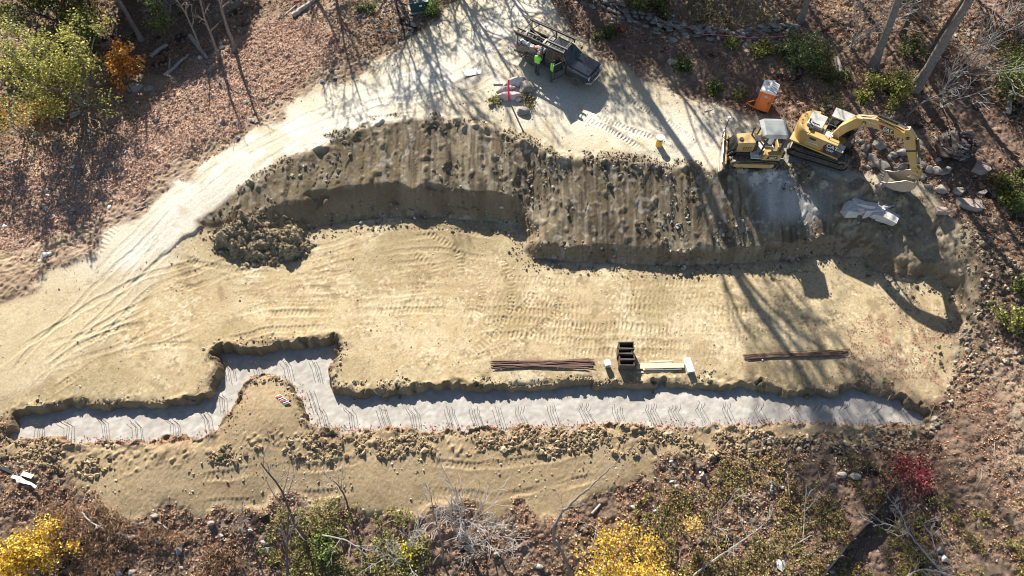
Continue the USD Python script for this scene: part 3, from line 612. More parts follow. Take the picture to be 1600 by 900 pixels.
M_log = plain('dead_wood', (.42, .38, .34), rough=.9, var=.25, scale=8, dirt=(.2, .16, .13), dirt_amt=.6)
def boulder(px, py, r_, label, mat=M_stone, flat=.7, st=(1, 1), group=None, sink=.35, name='boulder', rz_=0, seed=None):
    p = atg(px, py); m = xf(rock(r_, seed or int(px * 7 + py), flat, 3, .3, st), rz=rz_); m.apply_translation(p + [0, 0, r_ * flat * (1 - sink) * .6]); return obj(name, m, mat, label, 'boulder', group, smooth=24)
G1 = 'boulders by the red stake'
for a, b, r_, l, mt, st, z in ((809, 130, .55, 'long pale slab at the back of the stake boulders', M_stone2, (1.5, .7), .2), (822, 140, .6, 'grey block-shaped boulder right of the red stake', M_stone, (1, 1), .0), (790, 152, .5, 'pinkish boulder just left of the red stake', M_stone3, (1.2, .8), .2),
                            (803, 152, .46, 'pink flat boulder just right of the red stake', M_stone3, (1.3, .7), -.1), (810, 155, .27, 'small round pale boulder in front of the stake patch', M_stone2, (1, 1), 0), (786, 143, .42, 'pale boulder behind the red stake on the left', M_stone2, (1.4, .6), .6),
                            (800, 138, .32, 'small pinkish boulder behind the red stake', M_stone3, (1, .8), .2), (818, 176, .4, 'dark grey boulder in front of the stake patch', M_stone, (1.2, .9), 0), (768, 165, .22, 'small grey stone at the left rim of the stake patch', M_stone, (1, 1), 0)):
    boulder(a, b, r_, l, mt, .7, st, G1, rz_=z)
def log(pts, r0, r1, label, mat=M_log, name='fallen_log', category='log', n=8, lift=.7):
    q = [atg(a, b) for a, b in pts]; k = len(q); q = [p + [0, 0, (r0 + (r1 - r0) * i / (k - 1)) * lift] for i, p in enumerate(q)]
    pts_ = np.array(q)
    if k > 2:   # smooth the run
        s = np.linspace(0, k - 1, 4 * k); pts_ = np.stack([np.interp(s, np.arange(k), pts_[:, c]) for c in range(3)], 1)
        pts_[1:-1] += np.random.default_rng(int(pts[0][0])).normal(0, r0 * .25, (len(pts_) - 2, 3))
    return obj(name, tube(pts_, np.linspace(r0, r1, len(pts_)), n), mat, label, category, smooth=50)
log([(776, 144), (797, 127)], .07, .06, 'grey timber leaning across the left of the stake boulders')
log([(771, 132), (786, 132)], .05, .05, 'short timber lying behind the stake boulders'); log([(799, 145), (808, 137)], .05, .04, 'short stick between the stake boulders')
# ------------------------------------------------------------------ plants
def leaf_quads(P, size, rngl, up=.5, aspect=.7, droop=0.0):
    """one four-cornered leaf at each point, turned at random; up: how level they lie"""
    n = len(P); size = np.broadcast_to(size, n)
    nr = rngl.normal(size=(n, 3)); nr[:, 2] = np.abs(nr[:, 2]) + up * 2; nr /= np.linalg.norm(nr, axis=1, keepdims=True)
    a = rngl.normal(size=(n, 3)); u = np.cross(nr, a); u /= np.linalg.norm(u, axis=1, keepdims=True); v = np.cross(nr, u)
    s = (size / 2)[:, None]
    V = np.stack([P - u * s, P - v * s * aspect + nr * s * .2, P + u * s, P + v * s * aspect + nr * s * .2], 1).reshape(-1, 3)
    F = (np.arange(n) * 4)[:, None] + np.array([0, 1, 2, 0, 2, 3])[None]
    return trimesh.Trimesh(V, F.reshape(-1, 3), process=False)
def palette(n, cols, w, rngl, var=.2):
    c = np.array(cols, float)[rngl.choice(len(cols), n, p=np.array(w) / np.sum(w))] * (1 + var * rngl.standard_normal((n, 1)))
    return np.repeat(np.clip(c, .01, .9), 4, 0)
M_leaf = tinted('dry_leaf', rough=.8, amt=.15, scale=20, bump=0, transl=.15)
M_green = tinted('live_leaf', rough=.55, amt=.2, scale=12, bump=0, transl=.35)
BROWN = [(.37, .205, .12), (.27, .14, .082), (.46, .30, .19), (.14, .088, .06), (.56, .42, .29), (.38, .16, .09)]
def scatter(mask, n, seed):
    r = np.random.default_rng(seed); j, i = np.nonzero(mask); k = r.choice(len(j), n)
    x = gx[i[k]] + r.uniform(-.5, .5, n) * STEP; y = gy[j[k]] + r.uniform(-.5, .5, n) * STEP
    return np.stack([x, y, ground_z(x, y)], 1), r
def stuff_leaves(name, mask, n, seed, size, cols, w, label, category, lift=(.0, .04), mat=None, up=.6, aspect=.7, near_first=True):
    P, r = scatter(mask & vis, n, seed); P[:, 2] += r.uniform(*lift, n)
    m = leaf_quads(P, r.uniform(*size, n), r, up, aspect)
    return obj(name, m, mat or M_leaf, label, category, kind='stuff', tint=palette(n, cols, w, r))
forest = (REG == 0) & (rough > .5)
patchy = (n2 + .6 * n3 + .5 * n1)
pinkm = pinkz > .4
stuff_leaves('fallen_leaves', forest & ~pinkm & (patchy > -1.0) & (verge + .25 * n3 + .15 * n2 < .5), 180000, 21, (.05, .165), BROWN, [5, 4, 3, 3, 1.2, 1.2], 'brown fallen leaves covering the woodland floor', 'fallen leaves')
stuff_leaves('pale_fallen_leaves', forest & pinkm & (verge + .25 * n3 + .15 * n2 < .55), 60000, 22, (.05, .15), [(.50, .325, .235), (.58, .42, .31), (.38, .215, .15), (.24, .145, .11), (.64, .53, .41), (.45, .14, .10)], [5, 3, 3, 2, 1, .4], 'pinkish fallen leaves on the slope left of the road', 'fallen leaves')
stuff_leaves('blown_leaves', (blown > .2) & (patchy > -.2) & ~in_tr, 1800, 23, (.06, .12), [(.33, .15, .10), (.22, .10, .07), (.4, .26, .18)], [3, 2, 1], 'red brown leaves blown over the right end of the sand', 'fallen leaves', lift=(.0, .03))
# leaves lying on the concrete and along its front edge
r_ = np.random.default_rng(31); n = 1500; tt = r_.uniform(0, 1, n)
fl = np.array([at(a, b, -.84)[:2] for a, b in TR_FRONT]); dl = dense(fl, .05); k = r_.integers(0, len(dl), n)
P = np.column_stack([dl[k] + np.abs(r_.normal(0, .22, (n, 2))) * [1, 1], np.zeros(n)]); P[:, 0] += r_.normal(0, .3, n)
P[:, 2] = np.maximum(ground_z(P[:, 0], P[:, 1]), -.69) + .03
obj('footing_leaves', leaf_quads(P, r_.uniform(.07, .13, n), r_, .8), M_leaf, 'red leaves gathered along the front edge of the footing', 'fallen leaves', kind='stuff', tint=palette(n, [(.34, .12, .08), (.42, .22, .14), (.22, .09, .06)], [3, 2, 2], r_))
# ground cover and bracken
gc = soft(inside(polyL([(1000, 790), (1100, 745), (1200, 715), (1330, 720), (1390, 760), (1290, 900), (1260, 960), (960, 960)])), .8)
gc2 = soft(inside(polyL([(420, 960), (380, 860), (440, 800), (520, 790), (620, 800), (690, 840), (700, 960)])), .6)
gc3 = soft(inside(polyL([(1300, 960), (1360, 840), (1440, 800), (1620, 780), (1700, 960)])), 1.0)
GREENS = [(.19, .21, .06), (.12, .14, .045), (.32, .31, .09), (.38, .28, .13), (.24, .155, .09), (.46, .40, .14)]
stuff_leaves('ground_cover', (gc > .25) & (gc + .5 * gn(.6, 301) + .25 * gn(.2, 302) + .35 * gn(.1, 309) > .75), 17000, 24, (.06, .14), GREENS + BROWN[:4], [4, 4, 3, 3, 3, 2, 2, 2, 1, 2], 'low green and brown plants growing below the berm on the right', 'ground cover', lift=(.02, .34), mat=M_green, up=.35)
stuff_leaves('ground_cover', (gc2 > .25) & (gc2 + .5 * gn(.6, 303) + .25 * gn(.2, 304) + .35 * gn(.1, 310) > .75), 9000, 25, (.06, .15), GREENS, [5, 5, 3, 1, 2, 3], 'low green plants growing under the bare saplings', 'ground cover', lift=(.02, .5), mat=M_green, up=.3)
stuff_leaves('ground_cover', (gc3 > .25) & (gc3 + .5 * gn(.6, 305) + .25 * gn(.2, 306) + .35 * gn(.1, 311) > .95), 8000, 26, (.06, .14), GREENS + [(.45, .30, .06)], [2, 2, 3, 3, 3, 2, 1.4], 'yellow brown plants growing right of the black fence', 'ground cover', lift=(.02, .3), mat=M_green, up=.35)
br = soft(inside(polyL([(60, 800), (100, 760), (150, 785), (220, 830), (330, 860), (390, 900), (390, 990), (100, 990), (80, 850)])), .5)
stuff_leaves('dry_bracken', (br > .2) & (br + .45 * gn(.5, 307) + .3 * gn(.12, 308) > .75), 6500, 27, (.12, .4), [(.36, .24, .15), (.44, .31, .2), (.27, .18, .115), (.48, .37, .25)], [4, 3, 3, 1], 'matted brown bracken at the lower left', 'bracken', lift=(.02, .45), up=.25, aspect=.13)
up_g = (REG == 0) & (GY > 27) & (GX > -2)
stuff_leaves('ground_cover', up_g & (n1 > .75) & (n2 > -.3), 9000, 28, (.07, .18), GREENS, [4, 4, 2, 2, 2, 2], 'scattered green plants on the shaded ground above the road', 'ground cover', lift=(.02, .35), mat=M_green, up=.3)

# loose stones and clods
M_clod = tinted('clod', amt=.25, scale=25, bump=.4, bscale=40)
def pebbles(name, mask, n, seed, size, label, cols, category='stones', sink=.3):
    P, r = scatter(mask & vis, n, seed); s = size[0] + (size[1] - size[0]) * r.random(n) ** 3
    base = np.array([[0, 0, 1], [.94, 0, .2], [.2, .9, .1], [-.85, .4, .15], [-.6, -.75, .2], [.35, -.9, .1], [.45, .2, .8], [0, 0, -.7]])
    s = s * np.exp(.25 * r.standard_normal(n))
    h = trimesh.convex.convex_hull(base); bv, bf = np.array(h.vertices), np.array(h.faces); k = len(bv)
    a = r.uniform(0, 2 * np.pi, n); c, si = np.cos(a), np.sin(a)
    jit = bv[None] * (1 + .28 * r.standard_normal((n, k, 1))) * np.stack([np.ones(n), r.uniform(.6, 1, n), r.uniform(.55, .95, n)], 1)[:, None]
    V = np.stack([jit[..., 0] * c[:, None] - jit[..., 1] * si[:, None], jit[..., 0] * si[:, None] + jit[..., 1] * c[:, None], jit[..., 2]], -1) * s[:, None, None] + P[:, None]
    V[..., 2] += (s * (.5 - sink))[:, None]
    F = (np.arange(n) * k)[:, None, None] + bf[None]
    C = np.array(cols)[r.integers(0, len(cols), n)] * (1 + .2 * r.standard_normal((n, 1)))
    return obj(name, trimesh.Trimesh(V.reshape(-1, 3), F.reshape(-1, 3), process=False), M_clod, label, category, kind='stuff', tint=np.clip(np.repeat(C, k, 0), .02, .9))
SANDC = [(.47, .38, .24), (.36, .28, .17), (.55, .48, .36), (.27, .2, .125)]
DARKC = [(.19, .15, .10), (.13, .10, .065), (.24, .20, .14), (.32, .29, .24)]
pebbles('loose_stones', ((REG == 2) | (REG == 1)) & (n2 > -1.0) & (pale < .75), 4500, 41, (.012, .055), 'small stones strewn over the sandy ground', SANDC)
pebbles('soil_clods', (strip > .4) & (n2 + n3 > -.3) & ~in_tr & (n2 > -.8), 7000, 42, (.012, .14), 'clods lining the front of the footing trench', [(.30, .225, .13), (.24, .175, .10), (.36, .28, .18), (.17, .12, .075), (.28, .20, .12)], 'clods')
pebbles('soil_clods', in_berm & (n2 > -.2), 1300, 43, (.015, .075), 'small clods on the sandy berm', SANDC, 'clods')
pebbles('soil_clods', in_bank & (T < .9) & (n2 + .5 * n1 > .5), 1700, 44, (.015, .16), 'dark clods and stones stuck in the cut bank', DARKC, 'clods', sink=.5)
pebbles('soil_clods', (d_c < .8) & ~in_bank & (T < .1) & (GX > -19) & (GX < 24) & (n3 + .8 * n2 > .1), 2200, 45, (.015, .10), 'crumbled soil along the top edge of the bank', [(.27, .215, .14), (.2, .155, .1), (.36, .28, .18)], 'clods')
pebbles('soil_clods', in_heap, 4500, 46, (.02, .12), 'dark lumps covering the soil mound', [(.24, .19, .12), (.17, .13, .085), (.33, .27, .17)], 'clods')
pebbles('soil_clods', ((tr_d < .5) & ~in_tr & (LZ > -.25)) & (n3 + n2 > .1), 1500, 47, (.012, .10), 'crumbled edge of the footing trench', [(.26, .21, .13), (.38, .31, .2), (.18, .14, .09)], 'clods')
pebbles('soil_clods', (in_bank & (T > .86)) | ((T > .98) & (d_t < 1.0) & ~in_bank), 2600, 48, (.03, .12), 'stones fallen to the foot of the bank', DARKC, 'clods')
pebbles('forest_stones', forest & (n1 + n2 > 1.2), 1400, 49, (.06, .24), 'scattered grey stones on the woodland floor', [(.33, .31, .29), (.45, .43, .4), (.2, .18, .17)])
pebbles('soil_clods', soft(inside(np.vstack([polyU([(1500, 340), (1600, 420), (1600, 560), (1520, 600)]), polyL([(1440, 700), (1150, 705), (1180, 690), (1470, 650), (1505, 500)])])), .3) > .4, 2300, 50, (.02, .17), 'dark lumps on the spoil at the right end of the site', [(.24, .185, .125), (.17, .125, .085), (.33, .27, .2)], 'clods')

# ---- fallen twigs
P, r = scatter(forest & vis, 2600, 61); tw = []
for p in P:
    a = r.uniform(0, 6.28); L = r.uniform(.3, 1.5) * r.uniform(.4, 1); d = np.array([math.cos(a), math.sin(a), r.normal(0, .08)]); tw.append(tube([p + [0, 0, .05], p + d * L * .5 + r.normal(0, .06, 3) * [1, 1, .3] + [0, 0, .07], p + d * L + [0, 0, .05]], [.016, .012, .006], 3, caps=False))
obj('twig_litter', tw, plain('twig_litter_wood', (.30, .26, .22), rough=.95, var=.3, scale=3), 'fallen twigs and sticks strewn over the woodland floor', 'twigs', kind='stuff')
# ---- trees
def grow(r, p, d, L, rad, level, spec, out, tipw=None):
    """adds (points, radii, level) runs; spec[level] = (segments, wobble, up pull, children, child length ratio, spread, first child at)"""
    seg, wob, pull, nch, ratio, spread, first = spec[level]
    pts, dirs = [p], [d]
    for s in range(seg):
        d = d + r.normal(0, wob, 3) + np.array([0, 0, pull]); d = d / np.linalg.norm(d); p = p + d * L / seg; pts.append(p); dirs.append(d)
    end = .32 if level == 0 else .25
    rr = rad * np.linspace(1, end, seg + 1); out.append((np.array(pts), rr, level))
    if level + 1 < len(spec):
        for c in range(nch):
            t = first + (1 - first) * (c + r.uniform(.1, .9)) / nch if nch > 1 else 1.0
            k = min(int(t * seg), seg - 1); f = t * seg - k; q = pts[k] * (1 - f) + pts[k + 1] * f; dd = dirs[k + 1]
            a = np.cross(dd, r.normal(size=3)); a /= np.linalg.norm(a)
            nd = dd * math.cos(spread) + a * math.sin(spread) * r.uniform(.8, 1.2); nd /= np.linalg.norm(nd)
            grow(r, q, nd, L * ratio * r.uniform(.65, 1.15) * (1.15 - .5 * t), np.interp(t, np.linspace(0, 1, seg + 1), rr) * .62, level + 1, spec, out)
M_bark = plain('grey_bark', (.21, .185, .165), rough=.95, var=.3, scale=7, dirt=(.1, .085, .075), dirt_amt=.6, dirt_scale=4, bump=.6, bscale=14)
M_barkd = plain('dark_bark', (.085, .068, .056), rough=.95, var=.3, scale=7, bump=.6, bscale=14)
M_twig = plain('pale_twig', (.31, .29, .27), rough=.9, var=.2, scale=5)
M_twigb = plain('brown_twig', (.20, .16, .135), rough=.9, var=.25, scale=5)
SP_TALL = [(9, .05, .04, 15, .42, 1.0, .38), (5, .14, .06, 5, .5, .75, .25), (4, .2, .03, 4, .5, .7, .2), (3, .25, 0, 0, 0, 0, 0)]
SP_FORK = [(9, .05, .04, 9, .62, .5, .45), (7, .13, .05, 8, .55, .65, .2), (5, .2, .03, 6, .55, .65, .2), (3, .25, 0, 0, 0, 0, 0)]
SP_SAP = [(9, .07, .03, 7, .3, .7, .45), (4, .18, .05, 4, .5, .6, .2), (3, .2, 0, 0, 0, 0, 0)]
SP_TWIG = [(6, .13, .04, 6, .62, .6, .25), (5, .17, .03, 5, .5, .6, .25), (3, .22, 0, 0, 0, 0, 0)]
SP_BUSH = [(5, .16, .05, 6, .6, .6, .15), (4, .2, .03, 4, .55, .7, .2), (3, .22, 0, 3, .5, .7, .2), (2, .2, 0, 0, 0, 0, 0)]
def tubes(runs, minr=.006, sides=(9, 5, 4, 3, 3)):
    return [tube(p, np.maximum(r, minr), sides[l], caps=l == 0) for p, r, l in runs]
def tree_parts(t, seed, h, r0, lean, spec, bark, twig, stems=1, minr=.012, leaves=None, spread0=.35, trunk_name='trunk'):
    r = np.random.default_rng(seed); allruns = []
    for s in range(stems):
        d = np.array([lean[0], lean[1], 1.0]) + (r.normal(0, spread0, 3) * [1, 1, 0] if stems > 1 else 0); d = d / np.linalg.norm(d)
        runs = []; grow(r, np.array([r.normal(0, .12), r.normal(0, .12), -.25]) if stems > 1 else np.array([0, 0, -.3]), d, h * (r.uniform(.75, 1.05) if stems > 1 else 1), r0, 0, spec, runs)
        trunk = [x for x in runs if x[2] == 0]; q = trunk[0]; rad = q[1].copy()
        if r0 > .1: rad[0] *= 1.5
        part(t, trunk_name, tube(q[0], rad, 9 if r0 > .05 else 6), bark, smooth=60)
        allruns += [x for x in runs if x[2] > 0]
    bs = tubes(allruns, minr)
    if bs: part(t, 'branches', bs, twig, smooth=True)
    if leaves:
        n, size, cols, w, jit, mat = leaves
        tips = np.vstack([x[0][len(x[0]) // 2:] for x in allruns if x[2] >= 1]); k = r.integers(0, len(tips), n)
        clump = r.normal(0, 1, (len(tips), 1)) * .32
        P = tips[k] + r.normal(0, jit, (n, 3)); P[:, 2] = np.maximum(P[:, 2], .05)
        tint = np.array(cols)[r.choice(len(cols), n, p=np.array(w) / np.sum(w))] * (1 + clump[k]) * (1 + .15 * r.standard_normal((n, 1)))
        part(t, 'crown', leaf_quads(P, r.uniform(*size, n), r, .3), mat, tint=np.repeat(np.clip(tint, .01, .9), 4, 0))
def tree(name, px, py, seed, h, r0, label, lean=(0, 0), spec=SP_TALL, bark=None, twig=None, stems=1, leaves=None, group=None, cat_='tree', minr=.012, spread0=.35, gz=None, loc=None):
    if loc is None: loc = atg(px, py) if gz is None else at(px, py, gz)
    t = thing(name, label, cat_, loc, group=group)
    tree_parts(t, seed, h, r0, lean, spec, bark or M_bark, twig or M_twigb, stems, minr, leaves, spread0)
    return t
YG = [(.44, .42, .10), (.32, .34, .08), (.56, .50, .15), (.17, .19, .055), (.6, .42, .10)]
ORN = [(.62, .26, .06), (.70, .36, .10), (.50, .18, .05), (.62, .42, .12)]
YEL = [(.62, .42, .05), (.70, .50, .08), (.50, .30, .04), (.58, .30, .07)]
GRN = [(.09, .13, .035), (.14, .19, .05), (.06, .085, .025), (.24, .26, .07)]
RED = [(.36, .06, .075), (.24, .045, .05), (.42, .14, .12), (.15, .04, .04)]
# left
tree('young_tree', 132, 165, 101, 6.2, .09, 'big multi-stemmed yellow green tree at the left edge', (-.05, 0), SP_BUSH, M_bark, M_bark, 6, (7000, (.12, .26), YG, [4, 4, 3, 3, .7], .22, M_green), spread0=.34)
tree('young_tree', 40, 215, 102, 4.5, .06, 'low yellow green tree with orange leaves below the big one', (-.05, 0), SP_BUSH, M_bark, M_bark, 4, (3500, (.12, .22), YG + ORN, [3, 3, 3, 2, 2, 2, 2, 1, 1], .28, M_green))
tree('dark_tree', 148, 66, 103, 7.0, .13, 'dark green tree with golden leaves at the top left', (-.08, .05), SP_BUSH, M_barkd, M_barkd, 4, (7500, (.14, .26), GRN + [(.45, .30, .06), (.40, .34, .08)], [5, 5, 4, 2, 2.4, 2], .4, M_green), spread0=.28)
tree('young_tree', 130, 30, 104, 6.5, .1, 'yellow and orange tree cut off by the top edge', (-.1, .1), SP_BUSH, M_bark, M_bark, 3, (3500, (.13, .24), YG + ORN, [3, 3, 2, 1, 3, 3, 2, 1, 1], .36, M_green))
tree('maple_sapling', 203, 150, 105, 3.6, .04, 'small bright orange maple at the edge of the shaded hollow', (-.16, .05), SP_BUSH, M_barkd, M_barkd, 2, (1700, (.16, .28), ORN, [4, 5, 1, 2], .17, M_green), spread0=.12)
tree('pine_sapling', 276, 78, 106, 4.0, .04, 'thin young pine with a green tuft in the hollow', (-.02, .0), SP_SAP, M_barkd, M_barkd, 1, (1600, (.10, .22), [(.14, .19, .07), (.2, .24, .09), (.3, .24, .1)], [4, 3, 1], .22, M_green))
tree('bare_tree', 343, 92, 107, 6.4, .13, 'crooked brown bare tree on the road bank, left of the straight one', (.03, .05), SP_SAP, M_bark, M_twigb)
tree('bare_tree', 366, 80, 108, 6.8, .15, 'straight brown bare tree on the road bank right of the crooked one', (-.02, .05), SP_SAP, M_bark, M_twigb)
tree('bare_tree', 338, 62, 109, 6.5, .08, 'thin bare tree behind the pair on the road bank', (0, .05), SP_SAP, M_barkd, M_twigb)
tree('bare_tree', 221, 62, 110, 9, .2, 'grey leaning trunk in the shaded hollow', (-.02, .02), SP_TALL, M_bark, M_twigb)
tree('bare_tree', 318, 88, 111, 6, .1, 'brown slanting trunk in the shade of the hollow', (.05, .15), SP_SAP, M_bark, M_twigb)
tree('bare_sapling', 305, 168, 112, 3.2, .025, 'thin curved sapling on the pink leaf slope', (-.12, .1), SP_SAP, M_barkd, M_twigb)
tree('bare_sapling', 164, 182, 113, 3.5, .03, 'thin bare sapling in front of the orange maple', (-.15, .02), SP_SAP, M_barkd, M_twigb)
tree('bare_bush', 185, 75, 114, 3.0, .03, 'grey twiggy bush above the orange maple', (0, 0), SP_TWIG, M_twig, M_twig, 3, minr=.014)
tree('bare_bush', 260, 20, 115, 3.2, .03, 'grey twiggy bush beside the pine tuft at the top', (-.1, 0), SP_TWIG, M_twig, M_twig, 3, minr=.014)
# right
tree('large_tree', 1428, 140, 121, 19, .34, 'thickest grey tree trunk at the top right, front one of the twin trunks', (.03, .02), SP_TALL, M_bark, M_twig, minr=.02)
tree('large_tree', 1452, 92, 122, 18, .27, 'darker trunk behind the thickest tree, back one of the twin trunks', (.0, .03), SP_TALL, M_barkd, M_twig, minr=.02)
tree('large_tree', 1364, 106, 123, 17, .29, 'grey tree trunk with a flared foot left of the twin trunks', (-.08, .04), SP_TALL, M_bark, M_twig, minr=.02)
tree('large_tree', 1252, 32, 124, 15, .22, 'slim grey trunk at the top edge above the green bush', (-.06, .04), SP_TALL, M_bark, M_twig, minr=.016)
tree('large_tree', 1410, 55, 125, 14, .2, 'slim dark trunk between the flared tree and the twin trunks', (-.06, .02), SP_TALL, M_barkd, M_twig, minr=.018)
tree('bare_sapling', 1415, 182, 126, 5.2, .07, 'thin leaning sapling in front of the thickest trunk', (.1, -.1), SP_SAP, M_bark, M_twig, minr=.014)
tree('bare_bush', 1500, 110, 127, 5.2, .05, 'white twiggy bush right of the twin trunks', (.1, 0), SP_TWIG, M_twig, M_twig, 4, minr=.016)
tree('bare_bush', 1330, 75, 128, 5.0, .05, 'white twiggy bush left of the flared trunk', (-.05, 0), SP_TWIG, M_twig, M_twig, 4, minr=.016)
tree('bare_bush', 1470, 165, 129, 3.6, .04, 'low twiggy bush at the foot of the twin trunks', (.05, 0), SP_TWIG, M_twig, M_twig, 3, minr=.014)
tree('bare_bush', 1600, 95, 130, 4.2, .045, 'pale twiggy bush at the right edge', (-.2, 0), SP_TWIG, M_twig, M_twig, 4, minr=.016)
tree('young_tree', 1590, 62, 131, 6.0, .08, 'yellow leaved tree in the top right corner', (-.02, 0), SP_BUSH, M_bark, M_bark, 3, (4200, (.13, .24), YEL + YG[:2] + GRN[:1], [2, 2, 2, 1, 3, 3, 2], .3, M_green))
tree('evergreen_bush', 1600, 160, 132, 3.0, .05, 'dark green tree at the right edge below the yellow one', (-.05, 0), SP_BUSH, M_barkd, M_barkd, 4, (3200, (.1, .2), GRN, [4, 5, 3, 2], .26, M_green))
def bush(px, py, seed, h, n, cols, w, label, name='green_bush', stems=5, size=(.09, .18), jit=.17, spread0=.5, mat=None):
    return tree(name, px, py, seed, h, .025, label, (0, 0), SP_BUSH, M_barkd, M_barkd, stems, (n, size, cols, w, jit, mat or M_green), cat_='bush', spread0=spread0)
bush(1256, 95, 141, 2.0, 3600, [(.15, .21, .08), (.22, .28, .11), (.09, .13, .05), (.3, .3, .12)], [4, 4, 3, 1], 'largest green bush above the orange toilet', stems=8, spread0=.75)
bush(1282, 100, 142, 1.3, 1400, [(.3, .27, .09), (.2, .2, .07), (.35, .25, .1)], [3, 3, 1], 'yellow green bush right of the largest one')
bush(1303, 128, 143, 1.0, 800, GRN, [3, 5, 2, 3], 'small dark green bush below the yellow green one')
bush(1398, 148, 144, 1.7, 1900, YG[:4], [3, 4, 2, 4], 'olive bush at the foot of the thickest trunk', stems=6, spread0=.7)
bush(1375, 135, 145, 1.1, 900, YG[:4], [3, 3, 2, 3], 'small olive bush left of the one by the thickest trunk')
bush(1422, 85, 146, 1.5, 900, GRN + [(.3, .28, .1)], [3, 4, 3, 2, 3], 'faded green bush behind the thickest trunk')
bush(1352, 155, 147, .7, 500, YG[:2], [1, 1], 'little yellow green plant above the excavator cab')
bush(1562, 298, 148, 1.2, 1700, [(.22, .2, .06), (.32, .28, .09), (.12, .13, .04)], [3, 3, 3], 'olive shrub at the right edge, upper of the pair', stems=7, spread0=.7)
bush(1586, 282, 149, 1.2, 1300, GRN, [5, 3, 4, 1], 'dark green shrub behind the pair at the right edge', spread0=.6)
bush(1574, 322, 150, 1.0, 1300, [(.20, .26, .06), (.3, .34, .09), (.13, .18, .04)], [3, 3, 2], 'bright green shrub at the right edge, lower of the pair', spread0=.6)
bush(1590, 500, 151, 1.4, 1500, YG[:4] + GRN[:2], [3, 3, 2, 2, 3, 3], 'green shrub at the right edge beside the pit', spread0=.7)
bush(1596, 445, 152, 1.2, 900, GRN + YG[:1], [3, 4, 2, 3, 2], 'dull green shrub at the right edge above the one by the pit', spread0=.6)
bush(990, 14, 153, 1.6, 1700, GRN + YG[:2], [3, 4, 2, 3, 3, 2], 'green bush behind the stone wall at the top edge', spread0=.7)
bush(1030, 12, 154, 1.3, 900, GRN + [(.35, .25, .1)], [4, 3, 4, 2, 2], 'dark bush right of the green one at the top edge', spread0=.6)
bush(948, 58, 155, .9, 700, GRN, [4, 3, 3, 1], 'small green plant between the truck and the stone wall')
bush(962, 50, 156, .5, 260, RED + ORN[:1], [3, 3, 2, 1, 2], 'small red leaved plant near the stone wall', name='red_bush')
bush(673, 20, 157, .9, 900, [(.2, .3, .06), (.28, .36, .1), (.12, .18, .05)], [3, 3, 2], 'bright green clump by the green utility box')
bush(1188, 80, 158, .9, 900, YG[:4], [4, 4, 2, 2], 'yellow green clump left of the largest bush')
bush(1145, 68, 159, .6, 420, YG[:4], [4, 4, 2, 2], 'small yellow green clump by the pink line')
bush(1160, 148, 160, .5, 700, [(.2, .24, .07), (.3, .3, .1), (.3, .22, .12)], [3, 3, 2], 'grassy clump left of the orange toilet', spread0=.9)
bush(1062, 108, 161, .9, 800, GRN, [5, 3, 4, 1], 'dark green clump on the shaded bank above the road', spread0=.8)
bush(1115, 140, 162, .7, 700, GRN + YG[:1], [4, 3, 4, 1, 1], 'dark green clump at the road edge under the shade', spread0=.8)
bush(770, 158, 163, .45, 500, [(.3, .3, .1), (.22, .2, .08), (.38, .33, .14)], [3, 3, 2], 'grass tuft at the left of the boulder patch', name='grass_tuft', spread0=.9)
bush(822, 158, 164, .4, 500, [(.26, .24, .1), (.2, .17, .08), (.36, .3, .15)], [3, 3, 2], 'grass tuft at the right of the boulder patch', name='grass_tuft', spread0=.9)
bush(565, 18, 165, .6, 350, GRN, [4, 5, 2, 2], 'small green plant among the trunk shadows, left one', spread0=.5)
bush(580, 16, 166, .6, 350, GRN, [4, 5, 2, 2], 'small green plant among the trunk shadows, right one', spread0=.5)
# bottom
tree('yellow_tree', 58, 905, 171, 2.9, .05, 'bright yellow tree in the lower left corner', (0, .05), SP_BUSH, M_bark, M_bark, 6, (5200, (.10, .19), YEL + [(.5, .40, .08)], [4, 4, 2, 1.4, 1.5], .2, M_green), spread0=.42)
tree('yellow_tree', 1000, 912, 172, 4.2, .07, 'golden tree at the bottom edge', (-.02, .05), SP_BUSH, M_bark, M_bark, 7, (9000, (.09, .17), YEL + [(.52, .36, .12), (.48, .38, .10)], [4, 2, 3, 2, 3, 3], .26, M_green), spread0=.40)
tree('yellow_sapling', 1078, 838, 173, 2.2, .03, 'small pale yellow sapling right of the golden tree', (-.05, .1), SP_SAP, M_bark, M_twig, 1, (380, (.10, .18), [(.6, .42, .14), (.66, .5, .22), (.5, .32, .1)], [3, 2, 2], .16, M_green))
bush(632, 862, 174, .8, 300, [(.6, .5, .06), (.5, .45, .1)], [1, 1], 'little bright yellow plant under the bare saplings', name='yellow_plant')
bush(655, 850, 175, .6, 240, [(.5, .45, .1), (.4, .4, .1)], [1, 1], 'pale yellow plant right of the bright yellow one', name='yellow_plant')
bush(505, 850, 176, 1.0, 1500, GRN, [4, 4, 3, 2], 'green bush at the foot of the tallest sapling', spread0=.8)
bush(1424, 748, 177, 1.35, 1100, RED, [4, 4, 1, 3], 'crimson bush at the upper end of the black fence', name='red_bush', stems=7, spread0=.55)
tree('bare_sapling', 476, 846, 181, 9.0, .095, 'tallest dark bare sapling at the bottom, leaning over the sand', (.12, .27), SP_SAP, M_barkd, M_twigb, minr=.011)
tree('bare_sapling', 543, 795, 182, 5.5, .06, 'shorter dark bare sapling right of the tallest', (.12, .17), SP_SAP, M_barkd, M_twigb, minr=.010)
tree('bare_sapling', 447, 912, 183, 7.0, .09, 'dark bare sapling cut off by the bottom edge left of the tallest', (.1, .3), SP_SAP, M_barkd, M_twigb, minr=.011)
